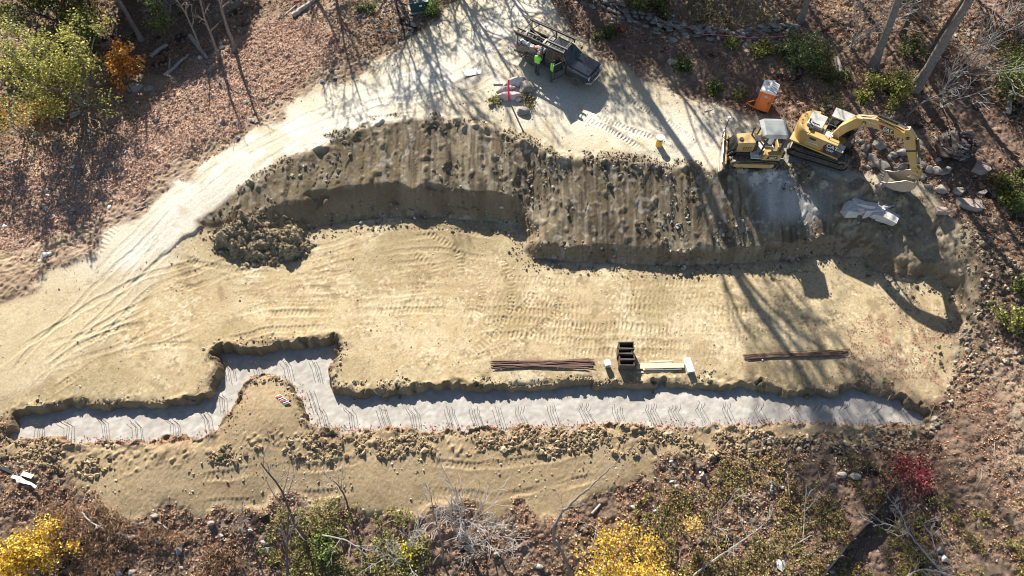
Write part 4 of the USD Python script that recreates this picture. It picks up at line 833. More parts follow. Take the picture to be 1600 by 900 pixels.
tree('bare_sapling', 692, 885, 184, 7.0, .065, 'grey bare sapling between the dark saplings and the white brush', (.08, .38), SP_SAP, M_bark, M_twig, minr=.012)
tree('bare_bush', 725, 852, 185, 4.8, .055, 'large white twiggy bush at the bottom edge', (.06, .25), SP_TWIG, M_twig, M_twig, 6, minr=.014, spread0=.38)
tree('bare_bush', 770, 875, 186, 3.2, .045, 'dark twiggy bush right of the large white one', (-.1, .15), SP_TWIG, M_barkd, M_twig, 3, minr=.012, spread0=.4)
tree('bare_bush', 640, 880, 187, 3.2, .04, 'white twiggy bush below the grey sapling', (.1, .1), SP_TWIG, M_twig, M_twig, 4, minr=.012, spread0=.5)
tree('bare_bush', 370, 815, 188, 2.2, .03, 'low twiggy bush at the edge of the berm', (0, .1), SP_TWIG, M_twigb, M_twigb, 3, minr=.011, spread0=.6)
def bent(pts, r0, r1, label, seed, twigs=8, bark=M_twig, name='leaning_tree', category='tree', twig=None, tl=1.2):
    """a stem through the given (px, py, height above ground) stations, with twigs"""
    q = []
    for a, b, h in pts: q.append(at(a, b, ground_z(*atg(a, b)[:2]) + h))
    q = np.array(q); k = len(q); s = np.linspace(0, k - 1, 5 * k); P = np.stack([np.interp(s, np.arange(k), q[:, c]) for c in range(3)], 1)
    P = ndimage.gaussian_filter1d(P, 1.2, axis=0, mode='nearest'); r = np.random.default_rng(seed); P[1:-1] += r.normal(0, r0 * .3, (len(P) - 2, 3))
    o = P[0].copy(); t = thing(name, label, category, o); part(t, 'stem', tube(P - o, np.linspace(r0, r1, len(P)), 7), bark, smooth=50)
    runs = []
    for c in range(twigs):
        i = int(r.uniform(.3, .98) * (len(P) - 1)); d = P[min(i + 1, len(P) - 1)] - P[i - 1]; d /= np.linalg.norm(d); a = r.normal(size=3); a[2] = abs(a[2]) * .6
        nd = d * .7 + a * .6; nd /= np.linalg.norm(nd); grow(r, P[i] - o, nd, tl * r.uniform(.6, 1.3), max(r1 * .8, .012), 1, SP_SAP, runs)
    if runs: part(t, 'twigs', tubes(runs, .010), twig or bark, smooth=True)
    return t
bent([(897, 906, -.2), (880, 865, 2.0), (860, 830, 3.6), (878, 800, 4.4), (895, 785, 5), (920, 762, 5.6), (945, 740, 6.2), (972, 712, 6.6)], .11, .02, 'bent bare tree reaching over the berm from the bottom edge', 1, 6, M_bark, twig=M_twigb)
bent([(1478, 900, .1), (1450, 870, .4), (1420, 832, .6), (1385, 818, .8), (1362, 822, .9)], .06, .015, 'white fallen branch with many twigs right of the black fence', 2, 12, name='fallen_branch', category='branch')
bent([(1418, 830, .6), (1410, 805, .8), (1395, 785, 1.0), (1385, 775, 1.1)], .035, .012, 'white forked branch crossing the black fence shadow', 3, 8, name='fallen_branch', category='branch', tl=.9)
bent([(1462, 860, .3), (1455, 835, .5), (1440, 815, .6)], .03, .012, 'short white branch right of the forked one', 4, 5, name='fallen_branch', category='branch', tl=.8)
bent([(1400, 910, .2), (1440, 888, .3), (1480, 895, .3)], .05, .02, 'white branch tangle at the bottom edge right of the fence', 5, 12, name='fallen_branch', category='branch')
bent([(1080, 902, .2), (1120, 872, .5), (1160, 845, .7), (1195, 818, .9)], .06, .015, 'long white branch rising right of the golden tree', 6, 10, name='fallen_branch', category='branch')
bent([(1098, 900, .1), (1100, 850, 1.0), (1125, 800, 2.0), (1160, 760, 2.6)], .04, .012, 'thin grey sapling right of the golden tree', 7, 8, M_bark, name='bare_sapling', twig=M_twig)
bent([(1255, 843, .1), (1257, 800, .3), (1260, 758, .4)], .035, .02, 'straight white stick among the green plants', 8, 3, name='fallen_branch', category='branch', tl=.8)
bent([(1257, 800, .3), (1272, 785, .5), (1292, 765, .6)], .03, .012, 'white side stick forking right from the straight one', 9, 2, name='fallen_branch', category='branch', tl=.6)
bent([(1234, 857, .05), (1268, 836, .15)], .045, .03, 'short thick white stick at the foot of the straight one', 10, 0, name='fallen_branch', category='branch')
bent([(1256, 869, .03), (1270, 865, .05)], .04, .035, 'stubby pale stick left of the black fence', 11, 0, name='fallen_branch', category='branch')
bent([(127, 800, .3), (140, 815, .4), (162, 826, .3)], .05, .035, 'curved pale branch lying on the bracken', 12, 2, name='fallen_branch', category='branch', tl=.6)
bent([(183, 832, .2), (207, 841, .2)], .06, .05, 'straight pale stick right of the curved one on the bracken', 13, 0, name='fallen_branch', category='branch')
bent([(245, 814, .05), (263, 827, .08)], .04, .03, 'short pale stick below the berm', 14, 0, name='fallen_branch', category='branch')
bent([(500, 835, .8), (545, 845, .8), (575, 870, .6)], .045, .03, 'bowed white branch lying over the green plants', 15, 4, name='fallen_branch', category='branch')
bent([(805, 860, .1), (818, 846, .2), (830, 860, .1)], .035, .02, 'small white arched branch left of the bent tree', 16, 2, name='fallen_branch', category='branch', tl=.5)
bent([(905, 830, .1), (922, 818, .3), (940, 833, .1)], .035, .02, 'small white arched branch behind the golden tree', 17, 3, name='fallen_branch', category='branch', tl=.6)
# big trees outside the picture whose shadows fall across the site
shade = thing('bare_tree', 'tall bare tree beyond the top edge casting the long forked shadow', 'tree', [at(1056, 30, 4.7)[0] - 8.6, at(1056, 30, 4.7)[1] + 6.4, 5.0])
tree_parts(shade, 201, 24, .40, (.02, .0), SP_FORK, M_bark, M_twigb, 1, .03)
shade3 = thing('bare_tree', 'second tall bare tree beyond the top edge, casting the fainter forked shadow to the right', 'tree', [at(1056, 30, 4.7)[0] - 6.4, at(1056, 30, 4.7)[1] + 10, 5.2])
tree_parts(shade3, 207, 23, .17, (.02, .0), SP_FORK, M_bark, M_twigb, 1, .03)
shade2 = thing('bare_tree', 'tall bare tree standing beyond the top edge of the clearing', 'tree', [-12.5, 56.5, 4.0], group='trees beyond the top edge')
tree_parts(shade2, 202, 14, .2, (0, 0), SP_TALL, M_bark, M_twigb, 1, .03)
q = np.random.default_rng(77)
def beyond(x, y): return float(_u([[np.clip(x, -85, 85), y]])[0]) - .2
for x, y, s in [(-15.5, 53, .8), (-9.5, 55, .95), (-6.5, 53.2, .85), (-3.5, 55.5, .9), (-19, 56, .9), (-8, 57, 1.05), (-11, 53.4, .75), (12, 54, .9), (15.5, 55, 1.1), (20, 53, .9), (23, 57, 1.1)]:
    copy_of(shade2, 'bare_tree', 'tall bare tree standing beyond the top edge of the clearing', 'tree', (x, y, beyond(x, y)), q.uniform(0, 6.28), 'trees beyond the top edge', s)
leafy = thing('leafy_tree', 'oak holding brown leaves beyond the top edge above the stone wall', 'tree', [1.5, 57, 4.4], group='oaks beyond the top edge')
tree_parts(leafy, 203, 12, .22, (0, 0), SP_TALL, M_bark, M_twigb, 1, .03, (4200, (.14, .28), [(.30, .18, .08), (.4, .28, .09), (.2, .12, .06)], [3, 2, 2], .5, M_leaf))
for x, y, s in [(5, 56, .9), (8.2, 55, 1.05), (6.5, 58.5, 1.0), (11.5, 57.5, 1.0), (14.5, 59, 1.0), (27, 54, 1.0), (33, 52, .9), (39, 55, 1.1), (44, 50, 1.0)]:
    copy_of(leafy, 'leafy_tree', 'oak holding brown leaves beyond the top edge above the stone wall', 'tree', (x, y, beyond(x, y)), q.uniform(0, 6.28), 'oaks beyond the top edge', s)
dark = thing('evergreen_tree', 'dense dark evergreen beyond the top left edge shading the hollow', 'tree', [-33, 54, 1.2], group='evergreens beyond the top left edge')
tree_parts(dark, 204, 9.5, .2, (0, 0), SP_BUSH, M_barkd, M_barkd, 3, .02, (9000, (.35, .6), GRN, [5, 5, 4, 1], .5, M_green), .2)
for x, y, s in [(-29.5, 54.5, .95), (-37, 52, .9), (-26.5, 56, .9)]:
    copy_of(dark, 'evergreen_tree', 'dense dark evergreen beyond the top left edge shading the hollow', 'tree', (x, y, beyond(x, y)), q.uniform(0, 6.28), 'evergreens beyond the top left edge', s)
# ------------------------------------------------------------------ stones, wall, heap, fence, logs
rb = np.random.default_rng(61)
spots = [(1352, 232, .42), (1373, 228, .5), (1362, 248, .38), (1378, 262, .55), (1390, 246, .28), (1395, 243, .34), (1410, 240, .5), (1422, 236, .3), (1409, 262, .42), (1399, 268, .3), (1426, 258, .3), (1428, 247, .5),
         (1364, 256, .34), (1350, 243, .26), (1430, 270, .34), (1442, 258, .3), (1452, 266, .4), (1462, 268, .45), (1473, 270, .42), (1480, 265, .3), (1450, 292, .3), (1470, 297, .46), (1356, 262, .22), (1387, 236, .3), (1345, 222, .3), (1418, 250, .24), (1441, 276, .28), (1385, 275, .2), (1500, 298, .34), (1465, 250, .24)]
words = ['at the back of the pile behind the boom', 'grey, highest at the back beside the boom', 'at the left side of the pile', 'big blue grey, in the lower left of the pile', 'little, between the two large left ones', 'pale, in the middle of the pile', 'large pale, under the middle of the boom', 'small pale, right of the large pale one', 'greenish, in front of the middle of the pile', 'pinkish, at the front of the pile', 'small, left of the stick', 'large, beside the excavator stick on its left', 'narrow, at the left front', 'small, at the upper left', 'pale, behind the bucket', 'just right of the stick', 'dark, right of the stick below the stump heap', 'grey, right of the bucket', 'grey, below the stump heap', 'small, rightmost below the stump heap', 'small pale, right of the bucket tip', 'squarish, lower right away from the pile', 'tiny, at the left front corner', 'dark, near the back of the pile', 'by the far track of the excavator', 'tiny, in the middle of the pile', 'behind the bucket on the right', 'tiny, alone in front of the pile', 'half buried, far right of the bucket', 'tiny, right of the stick near its middle']
mats = [M_stone, M_stone4, M_stone4, M_stone, M_stone4]
for k, (a, b, r_) in enumerate(spots):
    boulder(a, b, r_ * .86, f'boulder {words[k]}', mats[k % 5], .75, (1.15, .85), 'boulder pile by the excavator', rz_=rb.uniform(0, 3), seed=300 + k, sink=.6)
M_white_rock = plain('white_rock', (.70, .69, .67), rough=.85, var=.15, scale=2, dirt=(.3, .27, .23), dirt_amt=.7, dirt_scale=2, bump=1.0, bscale=5)
p = atg(1360, 328); q_ = np.random.default_rng(400)
def crag(sx, sy, sz, seed, n=11):
    """a split rock: overlapping sharp-edged plates leaning the same way"""
    r = np.random.default_rng(seed); o = []
    for k in range(n):
        x = (k / (n - 1) - .5) * 2 * sx * .8; w = sx * r.uniform(.25, .5); l = sy * r.uniform(.5, 1) * (1 - .4 * abs(x / sx)); hz = sz * r.uniform(.5, 1.1) * (1 - .5 * abs(x / sx))
        pts = [(x + a_ * w * r.uniform(.6, 1.2) + .25 * hz * (c_ > 0), b_ * l * r.uniform(.6, 1.1), (hz if c_ > 0 else -.35) * r.uniform(.6, 1.1)) for a_ in (-1, 1) for b_ in (-1, 1) for c_ in (-1, 1)]
        o.append(xf(hull(pts), rx=r.normal(0, .15), rz=r.normal(0, .2)))
    o = cat([x.subdivide_to_size(.22) for x in o]); o.vertices += .10 * (np.stack([meshkit.fbm(o.vertices * 2.3 + 7 * c, 4, seed + c) for c in range(3)], 1) - .5); return o
m = xf(crag(1.75, .62, .6, 400), rz=-.1); m.apply_translation(p)
obj('rock_outcrop', m, M_white_rock, 'jagged white rock jutting out of the bank top', 'rock')
M_slab = plain('leafy_slab', (.30, .26, .225), rough=.9, var=.15, scale=2, dirt=(.3, .2, .16), dirt_amt=.5, dirt_scale=2.5, bump=.4, bscale=8)
for a, b, r_, st, l in ((1516, 318, .78, (1.25, .8), 'largest flat stone slab right of the bucket'), (1532, 300, .38, (1, .8), 'pale flat stone above the largest slab'), (1495, 300, .34, (1.1, .8), 'flat stone left of the largest slab'), (1530, 262, .62, (1.2, .9), 'flat leafy slab up the slope from the largest one'), (1470, 330, .38, (1.3, .8), 'flat stone at the brink of the bank')):
    r__ = np.random.default_rng(int(a)); p = atg(a, b); an = np.sort(r__.uniform(0, 6.28, 7)); ou = [(r_ * st[0] * math.cos(u) * r__.uniform(.8, 1.1), r_ * st[1] * math.sin(u) * r__.uniform(.8, 1.1)) for u in an]
    m = xf(hull([(x, y, -.2) for x, y in ou] + [(x * .93, y * .93, .2 + .12 * x) for x, y in ou]), rx=r__.normal(0, .06), rz=-.5); m.apply_translation(p + [0, 0, .02]); obj('flat_rock', m, M_slab, l, 'flat rock')
for a, b, r_, l in ((1336, 745, .36, 'pale stone lying among the leaves below the berm, rightmost'), (1315, 742, .3, 'pale stone left of the rightmost one below the berm'), (1300, 760, .25, 'small grey stone below the berm'), (1020, 830, .2, 'pale stone behind the golden tree'), (222, 818, .2, 'pale stone below the berm, right one of the pair'), (242, 806, .22, 'pale stone at the brink of the berm on the left'), (208, 838, .17, 'pale stone in the bracken'), (245, 845, .3, 'dark stone in the bracken'), (330, 818, .22, 'pale stone beside the low twiggy bush'), (843, 885, .24, 'white stone at the bottom edge left of the golden tree'), (197, 838, .2, 'grey stone in the bracken beside the stick'), (776, 866, .2, 'pale stone right of the white brush')):
    boulder(a, b, r_ * .8, l, M_stone4 if 'pale' in l or 'white' in l else M_stone, .7, (1.2, .85), sink=.6)
for a, b, r_, l in ((1050, 98, .34, 'white stone on the shaded bank above the road'), (1058, 100, .2, 'small white stone beside the one above the road'), (1052, 63, .28, 'grey stone below the stone wall'), (212, 138, .55, 'pale boulder at the brink of the shaded hollow'), (232, 140, .35, 'small pale boulder right of the one at the hollow'), (1072, 58, .24, 'grey stone at the foot of the wall')):
    boulder(a, b, r_, l, M_stone4, .6, (1.2, .9), sink=.6)
# dry stone wall
WALL = polyU([(900, -14), (940, 4), (975, 20), (1010, 36), (1060, 48), (1120, 54), (1180, 54), (1245, 46)]); wd = dense(WALL, .05); wl_ = len(wd)
M_w1 = plain('wall_stone', (.15, .135, .12), rough=.9, var=.3, scale=5, bump=.5, bscale=12); M_w2 = plain('wall_stone_pale', (.21, .195, .175), rough=.9, var=.3, scale=5, bump=.5, bscale=12)
wallt = thing('dry_stone_wall', 'tumbled dry stone wall running through the wood at the top', 'wall', [*wd[wl_ // 2], 0.0]); o = np.array([*wd[wl_ // 2], 0.0])
protos = [rock(1, 500 + k, .55, 1, .3, (1.5, .8)) for k in range(8)]
for k in range(240):
    i = int(rb.uniform(0, wl_ - 2)); d = wd[min(i + 1, wl_ - 1)] - wd[i]; a = math.atan2(d[1], d[0]) + rb.normal(0, .45); off = rb.normal(0, .5); x = wd[i] + off * np.array([-math.sin(a), math.cos(a)])
    s = rb.uniform(.10, .25); m = xf(protos[k % 8], rx=rb.normal(0, .15), rz=a); m.vertices = m.vertices * s + np.array([*x, ground_z(*x) + rb.uniform(.0, .5) * max(0, 1 - abs(off) / .8) + .05]) - o
    part(wallt, 'stone', m, M_w1 if k % 3 else M_w2)
pa, pb = atg(1095, 64), atg(1248, 66); pm = [pa + [0, 0, .6]] + [pa * (1 - f) + pb * f + [0, 0, .45 + .1 * math.sin(9 * f)] for f in (.25, .5, .75)] + [pb + [0, 0, .6]]
obj('marking_line', tube(pm, .018, 5), plain('pink_line', (.75, .12, .25), var=.05), 'pink marking line strung along the stone wall', 'line')
# uprooted stump heap
M_root = plain('bark_splinter', (.11, .095, .085), rough=.95, var=.4, scale=8, dirt=(.2, .18, .165), dirt_amt=.4)
p = atg(1486, 238); st = thing('stump_heap', 'heap of dark splintered roots and bark beside the excavator stick', 'stump', p)
core = rock(1.1, 700, .75, 3, .4, (1.2, 1)); core.apply_translation([0, 0, .5]); part(st, 'earth_core', core, plain('root_soil', (.075, .055, .045), rough=1, var=.3, scale=6, bump=.8, bscale=10))
for k in range(60):
    a = rb.uniform(-2.6, 2.6); e = rb.uniform(.0, 1.2); d = np.array([math.cos(a) * math.cos(e), math.sin(a) * math.cos(e), math.sin(e)]); c = d * np.array([1.2, 1.0, .8]) + [0, 0, .5]
    tg = np.cross(d, [0.3, .2, 1]); tg = tg / np.linalg.norm(tg) + d * rb.uniform(-.2, .8); L = rb.uniform(.35, .9); q_ = [c - tg * L / 2 + rb.normal(0, .05, 3), c + d * .06, c + tg * L / 2 + d * .12]
    part(st, 'splinter', tube(q_, [rb.uniform(.05, .1), rb.uniform(.05, .09), .015], 5), M_root if k % 7 else M_log)
# logs
log([(459, 27), (478, 12), (497, -4)], .2, .16, 'thick pale log at the top of the left slope'); log([(440, 30), (462, 10)], .09, .07, 'dark thinner log left of the thick pale one')
log([(237, 90), (250, 79), (263, 71)], .16, .12, 'grey log in the shaded hollow, upper one'); log([(257, 119), (275, 105), (294, 86)], .15, .1, 'pale log in the shaded hollow, lower one'); log([(265, 108), (266, 92)], .09, .07, 'short log between the two in the hollow')
log([(12, 259), (33, 249)], .1, .08, 'pale log at the left edge'); log([(298, 58), (324, 92)], .17, .12, 'brown rotten log in the hollow'); log([(475, 14), (490, 2)], .1, .1, 'grey log beside the thick pale one')
log([(1574, 178), (1578, 145)], .17, .15, 'pale log standing out at the right edge'); log([(1305, 92), (1313, 115)], .2, .16, 'dark log right of the green bush'); log([(1510, 168), (1530, 158), (1545, 172)], .06, .03, 'bare curved branch lying right of the trunks')
log([(528, 788), (520, 800)], .05, .05, 'short stick by the shorter sapling'); log([(925, 803), (938, 788)], .08, .06, 'grey stick behind the golden tree'); log([(636, 38), (640, 30)], .05, .03, 'white stick on the verge below the utility box')
log([(182, 340), (230, 322)], .05, .03, 'thin stick on the left verge'); log([(1100, 175), (1112, 172)], .04, .03, 'short stick on the road under the shadows'); log([(1364, 242), (1380, 262)], .05, .04, 'bent stick left of the boulders')
# silt fence
SF = [(1397, 758), (1372, 790), (1350, 820), (1325, 846), (1305, 872), (1282, 900), (1262, 925)]; q_ = [atg(a, b) for a, b in SF]; o = q_[0].copy(); fz = thing('silt_fence', 'black fabric silt fence running down to the bottom edge', 'fence', o)
M_fab = plain('black_silt_fabric', (.018, .018, .02), rough=.55, var=.3, scale=4); M_stake = plain('fence_stake', (.36, .29, .2), rough=.85)
Vb = []; 
dd = dense(np.array([x[:2] for x in q_]), .25)
for i, x in enumerate(dd):
    z = ground_z(*x); sag = .05 * math.sin(i * 1.3); Vb += [[x[0] + sag * .3, x[1], z - .1], [x[0] + .015, x[1] - .01, z + .35 + sag], [x[0], x[1], z + .78 + sag * .6]]
Vb = np.array(Vb) - o; th = np.array([.012, .012, 0]); F = []
nV = len(Vb)
for i in range(len(dd) - 1):
    for k in (0, 1):
        a = i * 3 + k; F += [[a, a + 3, a + 4], [a, a + 4, a + 1], [nV + a, nV + a + 4, nV + a + 3], [nV + a, nV + a + 1, nV + a + 4]]
    a = i * 3 + 2; F += [[a, a + 3, nV + a + 3], [a, nV + a + 3, nV + a]]
part(fz, 'fabric', trimesh.Trimesh(np.vstack([Vb, Vb + th]), F, process=False), M_fab)
for x in q_: part(fz, 'stake', box((.04, .04, 1.1), x - o + [.04, -.02, .4]), M_stake)
# green utility box at the top edge
p = atg(655, 12); ub = thing('utility_box', 'dark green utility box standing at the top edge beside the road', 'utility box', p, .2)
M_ug = plain('green_paint', (.02, .05, .04), rough=.4, var=.1)
part(ub, 'pad', box((1.7, 1.5, .12), (0, 0, .05)), M_conc); part(ub, 'cabinet', box((1.4, 1.2, .75), (0, 0, .48), bev=.03), M_ug); part(ub, 'lid', xf(box((1.46, 1.26, .08), bev=.02), (0, 0, .9), rx=.08), M_ug); part(ub, 'door', box((1.3, .02, .6), (0, -.61, .45)), M_ug); part(ub, 'label', box((.22, .01, .16), (.1, -.625, .6)), M_white)
# ------------------------------------------------------------------ machines, truck, toilet
M_cat = plain('machine_yellow', (.47, .28, .06), rough=.4, var=.08, scale=3, dirt=(.45, .37, .24), dirt_amt=.55, dirt_scale=2.0, coat=.15)
M_blk = plain('machine_black', (.025, .025, .027), rough=.5, var=.3, scale=6, dirt=(.16, .14, .11), dirt_amt=.35, dirt_scale=3)
M_trk = plain('track_steel', (.10, .095, .09), rough=.65, metal=.3, var=.3, scale=8, dirt=(.24, .2, .145), dirt_amt=.7, dirt_scale=4)
M_grey = plain('dusty_roof', (.24, .255, .265), rough=.7, var=.15, scale=3, dirt=(.48, .45, .40), dirt_amt=.7, dirt_scale=2)
M_canopy = plain('canopy_grey', (.13, .15, .155), rough=.65, var=.12, scale=3, dirt=(.24, .25, .25), dirt_amt=.6, dirt_scale=1.5)
M_rimd = plain('dark_rim', (.04, .04, .042), rough=.5, dirt=(.12, .1, .08), dirt_amt=.4)
M_chrome = plain('polished_rod', (.6, .6, .6), rough=.2, metal=.9, var=.05)
M_steel = plain('worn_steel', (.36, .34, .32), rough=.45, metal=.6, var=.25, scale=3, dirt=(.42, .35, .25), dirt_amt=.7, dirt_scale=2)
M_glass = usdkit.material(stage, LK + 'dark_glass', {"p": ("principled_bsdf", {"base_color": (.012, .02, .02), "roughness": .06, "specular_ior_level": .6})}, [], surface="p.BSDF")
M_decalw = plain('white_lettering', (.8, .8, .78), rough=.6, var=.02); M_red = plain('red_decal', (.6, .04, .03), rough=.5, var=.03); M_blue = plain('blue_decal', (.12, .3, .55), rough=.5, var=.05)
M_dust = plain('dusty_floor', (.55, .52, .46), rough=.9, var=.15, scale=4)
M_seat = plain('seat_fabric', (.12, .12, .125), rough=.9)
M_orange = plain('toilet_orange', (.82, .20, .035), rough=.5, var=.06, scale=2, dirt=(.6, .3, .15), dirt_amt=.3)
M_truck = plain('truck_paint', (.013, .016, .020), rough=.22, var=.08, scale=3, dirt=(.05, .05, .05), dirt_amt=.15, dirt_scale=1.6, coat=1.0)
M_rub = plain('tyre_rubber', (.025, .025, .025), rough=.85, var=.2, dirt=(.2, .17, .12), dirt_amt=.5, dirt_scale=5)
def ribbon(pts, half, y0, y1):
    """plate between y0 and y1 whose side view is the centre line thickened by half"""
    P = np.array(pts, float); t = np.gradient(P, axis=0); t /= np.linalg.norm(t, axis=1, keepdims=True); n = np.stack([-t[:, 1], t[:, 0]], 1); h = np.array(half)[:, None]
    return prism(np.vstack([P + n * h, (P - n * h)[::-1]]), y1 - y0, 'y', (y0 + y1) / 2)
def text_on(txt, h, origin, u, v, bold=True, depth=.012):
    m = meshkit.text_mesh(txt, h, depth, bold); u, v = np.array(u, float), np.array(v, float); u /= np.linalg.norm(u); v /= np.linalg.norm(v); M = np.eye(4); M[:3, 0], M[:3, 1], M[:3, 2], M[:3, 3] = u, v, np.cross(u, v), origin; m.apply_transform(M); return m
def crawler(t, L, H, w, y, shoes=34, frame_mat=M_cat):
    """one track: belt of separate shoes round the ends, roller frame, wheels"""
    r = H / 2; a = L / 2 - r; per = 4 * a + 2 * math.pi * r; tr = part(t, 'track', box((L - H, w * .5, H * .35), (0, y, r)), M_trk)
    for k in range(shoes):
        s = per * k / shoes
        if s < 2 * a: p, ang = (-a + s, H), 0
        elif s < 2 * a + math.pi * r: q_ = (s - 2 * a) / r; p, ang = (a + r * math.sin(q_), r + r * math.cos(q_)), q_
        elif s < 4 * a + math.pi * r: p, ang = (a - (s - 2 * a - math.pi * r), 0), math.pi
        else: q_ = (s - 4 * a - math.pi * r) / r; p, ang = (-a - r * math.sin(q_), r - r * math.cos(q_)), math.pi + q_
        m = [box((per / shoes * .93, w, .035), (0, 0, -.02)), box((.03, w, .06), (per / shoes * .3, 0, .02))]
        part(tr, 'shoe', [xf(x, (p[0], y, p[1]), ry=ang) for x in m], M_trk)
    sgn = 1 if y > 0 else -1
    part(tr, 'roller_frame', boxhull((-a * .95, a * .95, y + sgn * w * .18, y + sgn * w * .5), (-a * .85, a * .85, y + sgn * w * .18, y + sgn * w * .46), H * .2, H * .62), frame_mat)
    for x in (-a, a):
        part(tr, 'end_wheel', cyl((x, y - w * .3, r), (x, y + w * .3, r), r * .82, 20), M_blk if x < 0 else M_trk); part(tr, 'hub', cyl((x, y + sgn * w * .3, r), (x, y + sgn * (w * .5 + .02), r), r * .42, 16), frame_mat)
# ---- excavator
EX = np.array([20.85, 32.25, 0.0]); EX[2] = ground_z(EX[0], EX[1]) + .03
ex = thing('excavator', 'yellow tracked excavator with its boom bent over the boulder pile', 'excavator', EX, math.radians(-24))
for y in (-.98, .98): crawler(ex, 4.05, .86, .58, y, 38, M_blk)
part(ex, 'undercarriage', [box((2.0, 1.4, .32), (0, 0, .58)), box((1.2, 2.0, .22), (.55, 0, .55), rz=.0), box((1.2, 2.0, .22), (-.55, 0, .552)), cyl((0, 0, .7), (0, 0, 1.02), .62, 28)], M_blk)
SW = rotz(math.radians(-8))
def exs(m):   # upper works, slewed
    m = cat(m).copy(); m.apply_transform(SW); return m
def expart(parent, nm, m, mat, **k): return part(parent, nm, exs(m), mat, **k)
deck = expart(ex, 'deck', [box((3.3, 2.5, .12), (-.35, 0, 1.1)), box((.5, .9, .5), (1.0, -.15, 1.35))], M_cat)
arc_ = [(-1.0 - 1.05 * math.sin(u), 1.24 * math.cos(u)) for u in np.linspace(0, math.pi, 15)]
cw = hull([(x, y, z) for x, y in arc_ for z in (1.17, 1.95)] + [(x * .98 - .02, y * .9, 2.12) for x, y in arc_] + [(-.85, s * 1.24, z) for s in (-1, 1) for z in (1.17, 1.95)])
cwp = expart(ex, 'counterweight', cw, M_cat, smooth=35)
for x, y in ((-1.75, .45), (-1.8, .2), (-1.8, -.2), (-1.72, -.5)): expart(cwp, 'lifting_eye', box((.1, .05, .03), (x, y, 2.13), rz=.3), M_blk)
expart(ex, 'engine_cover', box((1.05, 1.3, .2), (-.95, .1, 2.2), bev=.05), M_grey); expart(ex, 'engine_vent', [box((.5, .05, .03), (-.95, -.3 + .0 * k, 2.315)) for k in (0,)] + [box((.22, .32, .2), (-1.1, -.66, 2.2))], M_blk)
expart(ex, 'exhaust_pipe', tube([(-1.35, -.35, 2.25), (-1.35, -.35, 2.5), (-1.42, -.35, 2.58)], .05, 10), M_blk)
sd = expart(ex, 'side_housing', box((2.05, .55, .92), (-.1, -.97, 1.63), bev=.04), M_cat)
expart(sd, 'door', box((.98, .02, .74), (-.58, -1.25, 1.62)), M_cat); expart(sd, 'louvre', [box((.42, .02, .025), (-.68, -1.263, 1.82 + .035 * k)) for k in range(5)], M_blk)
expart(sd, 'black_panel', prism([(.22, 1.2), (.95, 1.2), (.95, 2.04), (.3, 2.04), (.12, 1.7)], .02, 'y', -1.25), M_blk); expart(sd, 'red_corner', prism([(.05, 1.22), (.21, 1.22), (.11, 1.62)], .02, 'y', -1.25), M_red)
expart(sd, 'lettering', [text_on('CAT', .26, (.27, -1.262, 1.74), (1, 0, 0), (0, 0, 1)), text_on('325F', .14, (.35, -1.262, 1.47), (1, 0, 0), (0, 0, 1))], M_decalw)
sq = [(-.95 + .06 * k, -1.263, 1.55 + .06 * math.sin(k * 1.9)) for k in range(14)]
expart(sd, 'hire_logo', tube(sq, .022, 5), M_decalw); expart(sd, 'hire_logo_blue', tube([(x - .02, y - .006, z + .05) for x, y, z in sq[:8]], .014, 5), M_blue)
expart(ex, 'tool_box', box((.85, .62, .5), (.95, -.88, 1.42), bev=.04), M_blk); expart(ex, 'tool_box_lid', box((.9, .66, .05), (.93, -.87, 1.70)), M_dust)
expart(ex, 'fuel_tank', box((.7, .6, .8), (.05, -.42, 1.6), bev=.04), M_dust)
cabt = expart(ex, 'cab', boxhull((-.25, 1.45, .36, 1.22), (-.2, 1.3, .42, 1.2), 1.15, 2.72), M_blk)
expart(cabt, 'cab_roof', hull([(x, y, z) for x in (-.3, .55) for y in (.36, 1.25) for z in (2.72, 2.80)] + [(1.4, y, 2.72) for y in (.4, 1.22)] + [(1.36, y, 2.78) for y in (.4, 1.22)]), M_grey); expart(cabt, 'roof_hatch', box((.62, .7, .05), (.95, .81, 2.80)), M_grey)
expart(cabt, 'window', [prism([(.0, 1.75), (1.28, 1.75), (1.2, 2.62), (.02, 2.62)], .03, 'y', .372)], M_glass); expart(cabt, 'window', [xf(box((.03, .7, 1.15)), (1.42, .79, 2.05), ry=-.09)], M_glass); expart(cabt, 'window', prism([(.0, 1.75), (1.28, 1.75), (1.2, 2.62), (.02, 2.62)], .03, 'y', 1.222), M_glass)
expart(cabt, 'mirror', box((.05, .2, .3), (1.5, 1.35, 2.3)), M_blk)
expart(ex, 'hand_rail', [tube([(-.25, -.1, 2.0), (-.25, -.1, 2.5), (.55, -.1, 2.5), (.75, -.1, 2.0)], .022, 6), tube([(-.25, -.62, 2.05), (-.25, -.62, 2.5), (.55, -.62, 2.5), (.75, -.62, 2.05)], .022, 6), tube([(-.25, -.1, 2.5), (-.25, -.62, 2.5)], .022, 6), tube([(.55, -.1, 2.5), (.55, -.62, 2.5)], .022, 6), tube([(.15, -.1, 2.25), (.15, -.62, 2.25)], .022, 6)], M_chrome)
BX = .35; BY = -.12
bz = lambda pts: [(x + BX, z) for x, z in pts]
boom = expart(ex, 'boom', ribbon(bz([(0, 1.65), (.38, 2.75), (.95, 3.66), (1.75, 3.98), (2.8, 3.98), (3.95, 3.9)]), [.2, .28, .33, .31, .26, .17], BY - .2, BY + .2), M_cat)
expart(boom, 'boom_pin', [cyl((x + BX, BY - .26, z), (x + BX, BY + .26, z), .1, 14) for x, z in ((0, 1.65), (3.9, 3.9), (1.25, 3.8))], M_blk)
